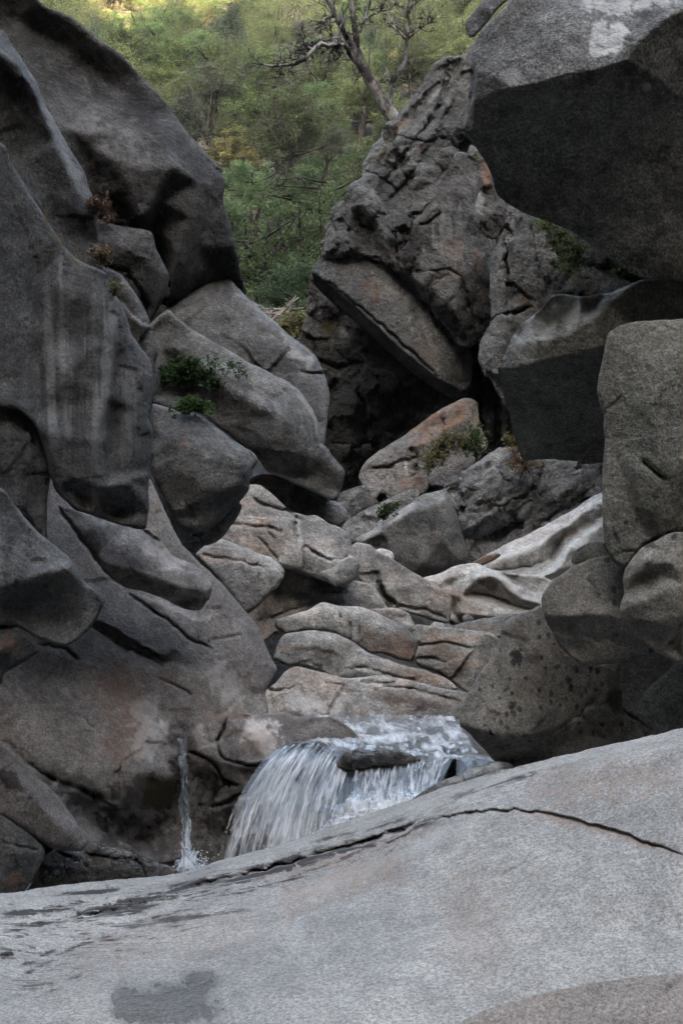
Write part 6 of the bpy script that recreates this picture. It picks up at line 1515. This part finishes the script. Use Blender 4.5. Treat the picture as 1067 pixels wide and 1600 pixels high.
# plant them on the slope that the camera can see, evenly spread
cand = []
rng = np.random.default_rng(5)
tries = 0
cell = {}
wts = np.array([k[10] for k in KINDS], float); wts /= wts.sum()
NT_ = 14000
ty_ = 47 + 190 * rng.uniform(size=NT_) ** 1.25
tx_ = rng.uniform(-.32, .17, NT_) * ty_
tz_ = hill_h(tx_, ty_)
qx_, qy_, _ = project(np.stack([tx_, ty_, tz_ + 3.0], -1))
for x, y, z, qx, qy in zip(tx_, ty_, tz_, qx_, qy_):
    if len(cand) >= 285:
        break
    if not (20 < qx < 800 and -34 < qy < 540):
        continue
    # hidden by the big boulder or the crag
    if qx < 300 and qy > (qx - 60) * 1.0 + 40:
        continue
    if qx > 560 and qy > 420 - (qx - 560) * 1.4 + 60:
        continue
    sp = 2.2 + y * .012
    if any((x - c[0]) ** 2 + ((y - c[1]) * .8) ** 2 < sp * sp for c in cand):
        continue
    cand.append((x, y, z))
first = [True] * len(protos)
for (x, y, z) in cand:
    n = float(gnoise(np.array([[x / 16, y / 16, 4.4]]), 77)[0])
    k = int(rng.choice(len(protos), p=wts))
    if n > .22 and k in (0, 2): k = 1
    if n < -.25 and k == 1: k = 3
    if k == 4 and y < 95: k = 0
    s = rng.uniform(.75, 1.35)
    if k == 4: s *= rng.uniform(.7, 1.25)
    loc = (x, y, z - .25)
    hx, hy, _ = project(np.array([x, y, z + 2.5]))
    zone = 'high on the hill at the top edge of the photo' if hy < 60 else 'on the hill beside the dead tree' if hx > 480 and hy < 230 else \
        'just behind the blackened dome boulder' if hy > (hx - 150) * 1.0 + 20 and hx < 330 else 'at the foot of the forest above the gorge' if hy > 340 else \
        'at mid slope left of the crag' if hx > 440 else 'at mid slope right of the dome boulder'
    LK = KINDS[k][8] + ', ' + zone
    if first[k]:
        first[k] = False
        protos[k].location = loc; protos[k].scale = (s, s, s); protos[k]['label'] = LK
    else:
        dup(protos[k], loc, rng.uniform(0, 6.28), s, LK, sz=rng.uniform(.85, 1.2))
for k, fl in enumerate(first):
    if fl:
        protos[k].location = (-5, 80, float(hill_h(np.array([-5.]), np.array([80.]))[0]))


def on_hill(px, py, h=0.0):
    """where the view ray meets the hillside"""
    ds = np.linspace(44, 330, 1500)
    P = place(px, py, ds)
    below = P[:, 2] < hill_h(P[:, 0], P[:, 1]) + h
    k = int(np.argmax(below)) if below.any() else 600
    return P[k]


# undergrowth between the trees
ux = rng.uniform(-.5, .5, 6500); uy = 46 + 170 * rng.uniform(0, 1, 6500) ** 1.1
ux = ux * uy
uz = hill_h(ux, uy)
cen = np.stack([ux, uy, uz], -1)
per = 40
pts_ = (cen[:, None] + rng.normal(0, 1, (len(cen), per, 3)) * [.45, .45, .25] + [0, 0, .4]).reshape(-1, 3)
tn = np.clip(np.repeat(rng.uniform(0, 1, len(cen)), per) + rng.normal(0, .2, len(pts_)), 0, 1)
for nm, sel, mt in (('undergrowth', np.arange(len(pts_)) // per % 3 != 0, 'leaf_grey'), ('dry_undergrowth', np.arange(len(pts_)) // per % 3 == 0, 'leaf_olive')):
    b = Bag()
    b.add(*leaf_quads(pts_[sel], .06, tn[sel], .3, .9))
    link(nm, b.mesh(nm, M[mt]), kind='stuff')

# orange and yellow shrubs that stand out
for lab, px, py, w, mt in (
    ('pale orange dry shrub just above the rough grey boulder on the hillside', 532, 205, 26, 'leaf_orange'),
    ('small orange shrub behind the trunk of the dead tree', 538, 125, 22, 'leaf_orange'),
    ('rusty orange bush beside the summit of the grey crag', 655, 120, 40, 'leaf_orange'),
    ('yellow green bush at the foot of the forest beside the leaning prism', 470, 385, 44, 'leaf_yellow'),
    ('tan dry shrub on the hillside right of the dead tree crown', 722, 78, 34, 'leaf_orange'),
):
    p = on_hill(px, py)
    dist = p[1]
    o = make_tree('round', w / F * dist * 1.3, w / F * dist * 1.5, 80, 70, .05, M[mt], int(px), 'shrub', lab, 'bush', None)
    if 'group' in o: del o['group']
    o.location = (p[0], p[1], p[2] - .2)

# rough boulder on the hillside under the dead tree
o = rock('boulder', 'small rough grey boulder on the hillside below the dead tree', 'boulder', [(540, 205), (545, 180), (560, 168), (576, 172), (574, 190), (566, 206), (552, 212)],
         plane=(project(on_hill(558, 207))[2] - .4, 0, 10), pts=[(558, 190, 9)], round_px=9, amp=4, lam=24, rough=5, rlam=16, rmix=1, fine=1, mat=M['crag'], thick=34)


# ------------------------------------------------------------------ the dead tree on the crag
def limb(bag, pts, r0, r1, seed, twigs=0, tl=26, sub=True):
    """pts: (x, y, distance). grows side twigs"""
    rng = np.random.default_rng(seed)
    c = catmull(np.array(pts, float), 5.0, False)
    k = np.arange(len(c))
    c[:, 0] += 1.8 * fbm(np.c_[k * .22, k * 0 + seed, k * 0], 3, .6, seed); c[:, 1] += 1.8 * fbm(np.c_[k * .22, k * 0, k * 0 + seed], 3, .6, seed + 3)
    t = np.linspace(0, 1, len(c))
    r = (1.15 * (r0 * (1 - t) + r1 * t)) * (1 + .18 * fbm(np.c_[k * .4, k * 0, k * 0], 2, .5, seed + 9))
    P = place(c[:, 0], c[:, 1], c[:, 2])
    bag.add(*tube(P, r / F * c[:, 2], 8))
    for i in range(int(twigs * 1.9)):
        j = int(rng.uniform(.2, 1) * (len(c) - 1))
        d = c[min(j + 1, len(c) - 1)] - c[max(j - 1, 0)]
        a = math.atan2(d[1], d[0]) + rng.choice([-1, 1]) * rng.uniform(.5, 1.3)
        L = tl * rng.uniform(.5, 1.9)
        q = [c[j]]
        for s in range(4):
            a += rng.uniform(-.7, .7)
            q.append(q[-1] + np.array([math.cos(a) * L / 4, math.sin(a) * L / 4, rng.uniform(-.12, .12)]))
        q = np.array(q)
        rr = max(1.05, r[j] * .36)
        bag.add(*tube(place(q[:, 0], q[:, 1], q[:, 2]), np.linspace(rr, .7, 5) / F * q[:, 2], 4))
        if sub:
            for s in range(3):
                e = q[rng.integers(1, 4)]; a2 = a + rng.uniform(-1.3, 1.3)
                e2 = e + np.array([math.cos(a2) * L * .35, math.sin(a2) * L * .35, rng.uniform(-.1, .1)])
                e1 = (e + e2) / 2 + [rng.uniform(-2, 2), rng.uniform(-2, 2), 0]
                q2 = np.array([e, e1, e2])
                bag.add(*tube(place(q2[:, 0], q2[:, 1], q2[:, 2]), np.array([rr * .65, .65, .5]) / F * q2[:, 2], 4))


D = 38.0
dead = link('dead_tree', None, label='bare weathered dead tree leaning left from the top of the grey crag', cat='tree')
b = Bag(); limb(b, [(618, 196, D), (608, 176, D), (594, 152, D), (578, 126, D), (564, 100, D), (556, 78, D)], 9.5, 6.5, 1); limb(b, [(622, 188, D), (612, 172, D + .1), (604, 160, D)], 6, 4, 2)
link('trunk', b.mesh('trunk', M['deadwood'], True), dead)
for pts, r0, r1, tw, tl in (
    ([(556, 80, D), (556, 55, D - .2), (552, 30, D - .3), (549, 0, D - .4), (546, -40, D - .5)], 5.0, 3.0, 6, 22),
    ([(560, 90, D), (545, 62, D), (533, 42, D - .3), (522, 18, D - .5), (506, -12, D - .6), (500, -40, D - .7)], 5.0, 3.0, 10, 26),
    ([(566, 104, D), (552, 92, D), (545, 84, D - .2), (540, 72, D - .5), (522, 70, D - .8), (512, 72, D - 1), (502, 68, D - 1), (490, 78, D - 1.2), (478, 90, D - 1.3), (462, 98, D - 1.4), (446, 102, D - 1.6), (424, 103, D - 1.8), (400, 98, D - 2)], 4.2, 1.3, 16, 30),
    ([(540, 74, D - .4), (530, 60, D - .6), (515, 62, D - .7), (500, 66, D - .9), (486, 66, D - 1), (478, 76, D - 1)], 3.2, 1.2, 10, 22),
    ([(478, 92, D - 1.3), (458, 104, D - 1.4), (446, 114, D - 1.5), (440, 130, D - 1.5)], 2.4, .8, 7, 20),
    ([(490, 78, D - 1.2), (478, 72, D - 1.2), (470, 56, D - 1.2), (462, 48, D - 1.2)], 1.8, .6, 5, 16),
    ([(560, 50, D), (570, 30, D + .3), (576, 12, D + .4), (582, -20, D + .4)], 2.4, 1.2, 5, 22),
    ([(562, 36, D), (580, 24, D + .3), (594, 18, D + .4), (610, 14, D + .5), (618, 2, D + .5)], 1.8, .6, 5, 18),
    ([(524, 66, D - .7), (516, 80, D - .7), (522, 78, D - .7), (536, 82, D - .6)], 2.4, 1.5, 5, 16),
    ([(520, 24, D - .4), (508, 30, D - .5), (500, 42, D - .6), (506, 60, D - .7)], 1.6, .7, 8, 18),
    ([(566, 104, D), (558, 116, D), (548, 106, D)], 1.2, .4, 3, 12),
):
    b = Bag(); limb(b, pts, r0, r1, int(pts[0][0] * 7 + pts[-1][0]), tw, tl)
    link('branch', b.mesh('branch', M['deadwood'], True), dead)
D2 = 40.0
snag = link('dead_snag', None, label='smaller bare dark snag just right of the large dead tree', cat='tree')
b = Bag(); limb(b, [(606, 166, D2), (610, 146, D2), (612, 128, D2), (624, 112, D2), (632, 96, D2), (633, 74, D2), (636, 60, D2)], 4.2, 2.6, 4, 4, 16)
link('trunk', b.mesh('trunk', M['deadwood'], True), snag)
for pts, r0, r1, tw in (
    ([(636, 64, D2), (628, 54, D2), (618, 46, D2), (610, 38, D2), (604, 34, D2)], 2.4, 1.2, 6), ([(636, 62, D2), (638, 40, D2), (637, 20, D2), (639, -10, D2)], 2.2, 1.2, 8),
    ([(638, 60, D2), (650, 50, D2), (664, 38, D2), (676, 34, D2)], 1.7, .6, 6), ([(638, 22, D2), (648, 10, D2), (658, -4, D2)], 1.5, .7, 5), ([(612, 128, D2), (602, 122, D2), (594, 124, D2)], 2.0, .9, 4), ([(610, 36, D2), (606, 18, D2), (610, 4, D2)], 1.1, .5, 3)):
    b = Bag(); limb(b, pts, r0, r1, int(pts[0][0] * 5 + pts[-1][0] * 3), tw, 18)
    link('branch', b.mesh('branch', M['deadwood'], True), snag)

snag2 = link('dead_snag', None, label='thin pale dead trunk with short stubs behind the shoulder of the blackened dome boulder', cat='tree')
p = on_hill(108, 60); d_ = project(p)[2]
b = Bag(); limb(b, [(108, 64, d_), (107, 30, d_), (108, 0, d_), (107, -40, d_)], 3.0, 1.8, 17, 10, 26)
link('trunk', b.mesh('trunk', M['drift'], True), snag2)


def wild_limbs(px, py, lines, lab, dd):
    t = link('bare_branches', None, label=lab, cat='branches')
    for k, ln in enumerate(lines):
        b = Bag(); limb(b, [(x, y, dd) for x, y in ln], 1.7, .6, int(px + 31 * k), 3, 14)
        link('branch', b.mesh('branch', M['bark'], True), t)


wild_limbs(430, 400, [[(436, 408), (426, 390), (416, 372), (400, 352), (388, 336)], [(416, 372), (424, 360), (436, 356)], [(430, 396), (440, 380), (452, 370)], [(404, 356), (398, 370), (394, 392)]], 'dark crooked bare branches of a shrub near the foot of the forest', 47.5)
wild_limbs(480, 280, [[(508, 284), (490, 282), (472, 276), (452, 280), (434, 280)], [(496, 294), (476, 292), (456, 292), (440, 290)], [(505, 270), (515, 250), (530, 235)], [(500, 285), (512, 262), (506, 246)]], 'spreading dark bare limbs showing through the pale oaks at mid slope', 52)
wild_limbs(430, 200, [[(447, 226), (438, 200), (430, 172), (428, 146)], [(440, 210), (446, 196), (440, 190)], [(436, 225), (424, 205), (410, 190)]], 'thin upright dead stem among the oaks left of the dead tree', 60)


# ------------------------------------------------------------------ small plants on the rocks
def sprig(name, label, cat, spots, mat, n_stem, leaf, h, droop=.4, seed=1, far=0, stemmat='bark', lift=.05, asp=1.0, per=16, group=None):
    """stems that carry leaflets; spots: (x, y) on the rocks"""
    rng = np.random.default_rng(seed)
    root = link(name, None, label=label, cat=cat, group=group)
    st, lf = Bag(), Bag()
    for (x, y) in spots:
        d = far or depth_at(x, y, 9) or 12.0
        p0 = place(x, y, d - lift)
        for i in range(n_stem):
            a = rng.uniform(0, 6.283)
            out = np.array([math.cos(a), -abs(math.sin(a)) * .8, 0]) * rng.uniform(.3, 1)
            tip = p0 + out * h * .8 + np.array([0, 0, h * rng.uniform(.3, 1)])
            mid = p0 + out * h * .35 + np.array([0, 0, h * .55])
            end = tip - np.array([0, 0, droop * h * rng.uniform(.2, .8)])
            q = catmull(np.array([p0, mid, end]), h / 6, False)
            st.add(*tube(q, np.linspace(leaf * .12, leaf * .05, len(q)), 3))
            t = rng.uniform(.25, 1, per)
            c = np.stack([np.interp(t, np.linspace(0, 1, len(q)), q[:, k]) for k in range(3)], -1) + rng.normal(0, leaf * .9, (per, 3))
            lf.add(*leaf_quads(c, leaf, np.clip(rng.normal(.5, .25, per), 0, 1), .5, asp))
    link('stem', st.mesh('stem', M[stemmat], True), root)
    link('leaf', lf.mesh('leaf', M[mat]), root, kind='stuff')
    return root


sprig('fern', 'bright green leafy fern spilling over the joint above the chockstone', 'fern', [(262, 590), (275, 582), (288, 590), (298, 578), (310, 596), (322, 600), (336, 612), (280, 606), (258, 606), (300, 606)], 'leaf_fern', 8, .022, .18, .55, 3, per=20)
sprig('fern', 'sparse yellow green sprig on the grey bulge right of the fern', 'fern', [(352, 590), (366, 582), (372, 596), (336, 578)], 'leaf_fern', 6, .018, .16, .3, 4, per=10)
sprig('fern', 'small green tuft on the shelf below the fern', 'fern', [(296, 640), (306, 644), (288, 648), (316, 648)], 'leaf_fern', 9, .022, .12, .6, 5, per=16)
sprig('shrub', 'pale yellow green bush growing on the rust brown ramp', 'bush', [(672, 735), (682, 722), (694, 712), (704, 704), (690, 730), (712, 712), (668, 748)], 'leaf_yellow', 11, .03, .55, .3, 6, far=27.6, per=26)
sprig('shrub', 'bright green bush in the corner below the dark recess', 'bush', [(735, 692), (742, 706), (730, 716), (744, 722)], 'leaf_green', 14, .035, .5, .3, 7, far=27.8, per=22)
sprig('shrub', 'rusty dry shrub on top of the craggy outcrop', 'bush', [(805, 718), (815, 732), (826, 740), (800, 736), (812, 748)], 'leaf_orange', 10, .028, .36, .4, 8, far=24.1, per=18)
sprig('shrub', 'small green and rust bush beside the rusty dry shrub', 'bush', [(798, 700), (806, 706)], 'leaf_yellow', 12, .028, .34, .3, 9, far=24.6, per=16)
sprig('shrub', 'green leafy bush clinging to the pitted rock column under the overhang', 'bush', [(860, 372), (875, 385), (890, 395), (880, 410), (895, 425), (905, 408), (870, 400), (885, 440), (848, 362)], 'leaf_green', 16, .035, .50, .5, 10, far=28.2, per=22)
sprig('shrub', 'low grey green bush at the narrow end of the gap under the overhang', 'bush', [(980, 438), (965, 432), (992, 440)], 'leaf_green', 14, .05, .3, .4, 11, far=28.6, per=14)
sprig('shrub', 'dry yellow green brush at the foot of the forest left of the cave', 'bush', [(452, 545), (462, 535), (446, 530), (470, 520)], 'leaf_yellow', 20, .06, .9, .3, 12, far=40.0, per=16)
sprig('grass_tuft', 'rust coloured dead ferns in the crack below the blackened dome boulder', 'dry plant', [(152, 330), (158, 345), (150, 338), (168, 352)], 'leaf_orange', 10, .016, .12, .4, 13, per=8)
sprig('grass_tuft', 'orange dead fern hanging at the top corner of the streaked wall', 'dry plant', [(156, 402), (162, 412), (152, 412), (166, 420)], 'leaf_orange', 10, .014, .10, .6, 14, per=8)
sprig('grass_tuft', 'small yellow green tuft in the slot right of the streaked wall', 'plant', [(180, 458), (184, 466)], 'leaf_yellow', 7, .014, .08, .4, 15, per=8)
sprig('grass_tuft', 'green weed on the pale slab left of the square grey block', 'plant', [(604, 806), (610, 800), (598, 814)], 'leaf_green', 14, .03, .18, .4, 16, per=12)


def blades(label, spots, mat, n, h, w, seed):
    rng = np.random.default_rng(seed)
    b = Bag()
    for x, y in spots:
        d = depth_at(x, y, 9) or 12
        p0 = place(x, y, d - .02)
        for i in range(n):
            a = rng.uniform(0, 6.283)
            lean = np.array([math.cos(a), math.sin(a) * .5, 0]) * h * rng.uniform(.1, .5)
            hh = h * rng.uniform(.5, 1.1)
            b.add(*tube([p0, p0 + lean * .4 + [0, 0, hh * .6], p0 + lean + [0, 0, hh]], [w, w * .7, w * .3], 3), t=None)
    link('grass_tuft', b.mesh('grass_tuft', M[mat], True), label=label, cat='grass')


blades('few tall dry grass stalks on the shoulder of the blackened dome boulder', [(80, 150), (92, 130), (70, 142)], 'straw', 3, .34, .0022, 1)
blades('short dry grass hanging in the mossy crack of the left cliff', [(72, 342), (100, 384), (120, 405), (135, 412)], 'straw', 7, .10, .0016, 2)
blades('pale dry grass stems by the dead ferns below the blackened dome boulder', [(178, 350), (198, 358), (170, 345)], 'straw', 4, .13, .002, 3)

# driftwood jam at the foot of the forest
jam = link('driftwood_pile', None, label='grey driftwood sticks piled behind the long sloping slab at the forest foot', cat='driftwood')
rng = np.random.default_rng(9)
for i in range(14):
    x, y = rng.uniform(405, 455), rng.uniform(478, 520)
    a = rng.normal(-.3, .5); L = rng.uniform(14, 30)
    b = Bag(); limb(b, [(x - math.cos(a) * L, y - math.sin(a) * L, 43 + rng.uniform(-.5, .5)), (x, y + rng.uniform(-2, 2), 43), (x + math.cos(a) * L, y + math.sin(a) * L, 43 + rng.uniform(-.5, .5))], 1.6, .8, 300 + i, 1, 10, False)
    link('branch', b.mesh('branch', M['drift'], True), jam)
rock('boulder', 'pile of grey talus behind the long sloping slab at the forest foot', 'rock', [(370, 470), (395, 470), (420, 485), (450, 492), (478, 500), (480, 540), (455, 545), (420, 530), (385, 510)], plane=(43.5, 0, 30), pts=[(420, 500, 6)], round_px=8, amp=6, rough=6, rlam=20, mat=M['crag'], thick=60)


# ------------------------------------------------------------------ evening air that pales the far slope
def build_haze(density):
    t = NT('pale_air')
    pv = t.n('ShaderNodeVolumePrincipled')
    pv.inputs['Color'].default_value = (0.93, 0.96, 1.0, 1)
    pv.inputs['Density'].default_value = density
    pv.inputs['Anisotropy'].default_value = 0.2
    t.l(pv.outputs[0], t.out.inputs['Volume'])
    zs = [float((np.array([v.co for v in o.data.vertices])[:, 2]).max()) for o in SC.objects if o.type == 'MESH' and o.name in ('hillside', 'valley_ground')]
    zl = [float((np.array([v.co for v in o.data.vertices])[:, 2]).min()) for o in SC.objects if o.type == 'MESH' and o.name in ('hillside', 'valley_ground')]
    z0, z1 = min(zl) - 1.0, max(zs) + 8.0
    x0, x1, y0, y1 = -640, 640, -640, 740
    v = [(x, y, z) for z in (z0, z1) for y in (y0, y1) for x in (x0, x1)]
    f = [(0, 2, 3, 1), (4, 5, 7, 6), (0, 1, 5, 4), (2, 6, 7, 3), (0, 4, 6, 2), (1, 3, 7, 5)]
    link('haze', mesh_from('haze', np.array(v, float), np.array(f), t.m, None, False), kind='stuff')


build_haze(0.00012)
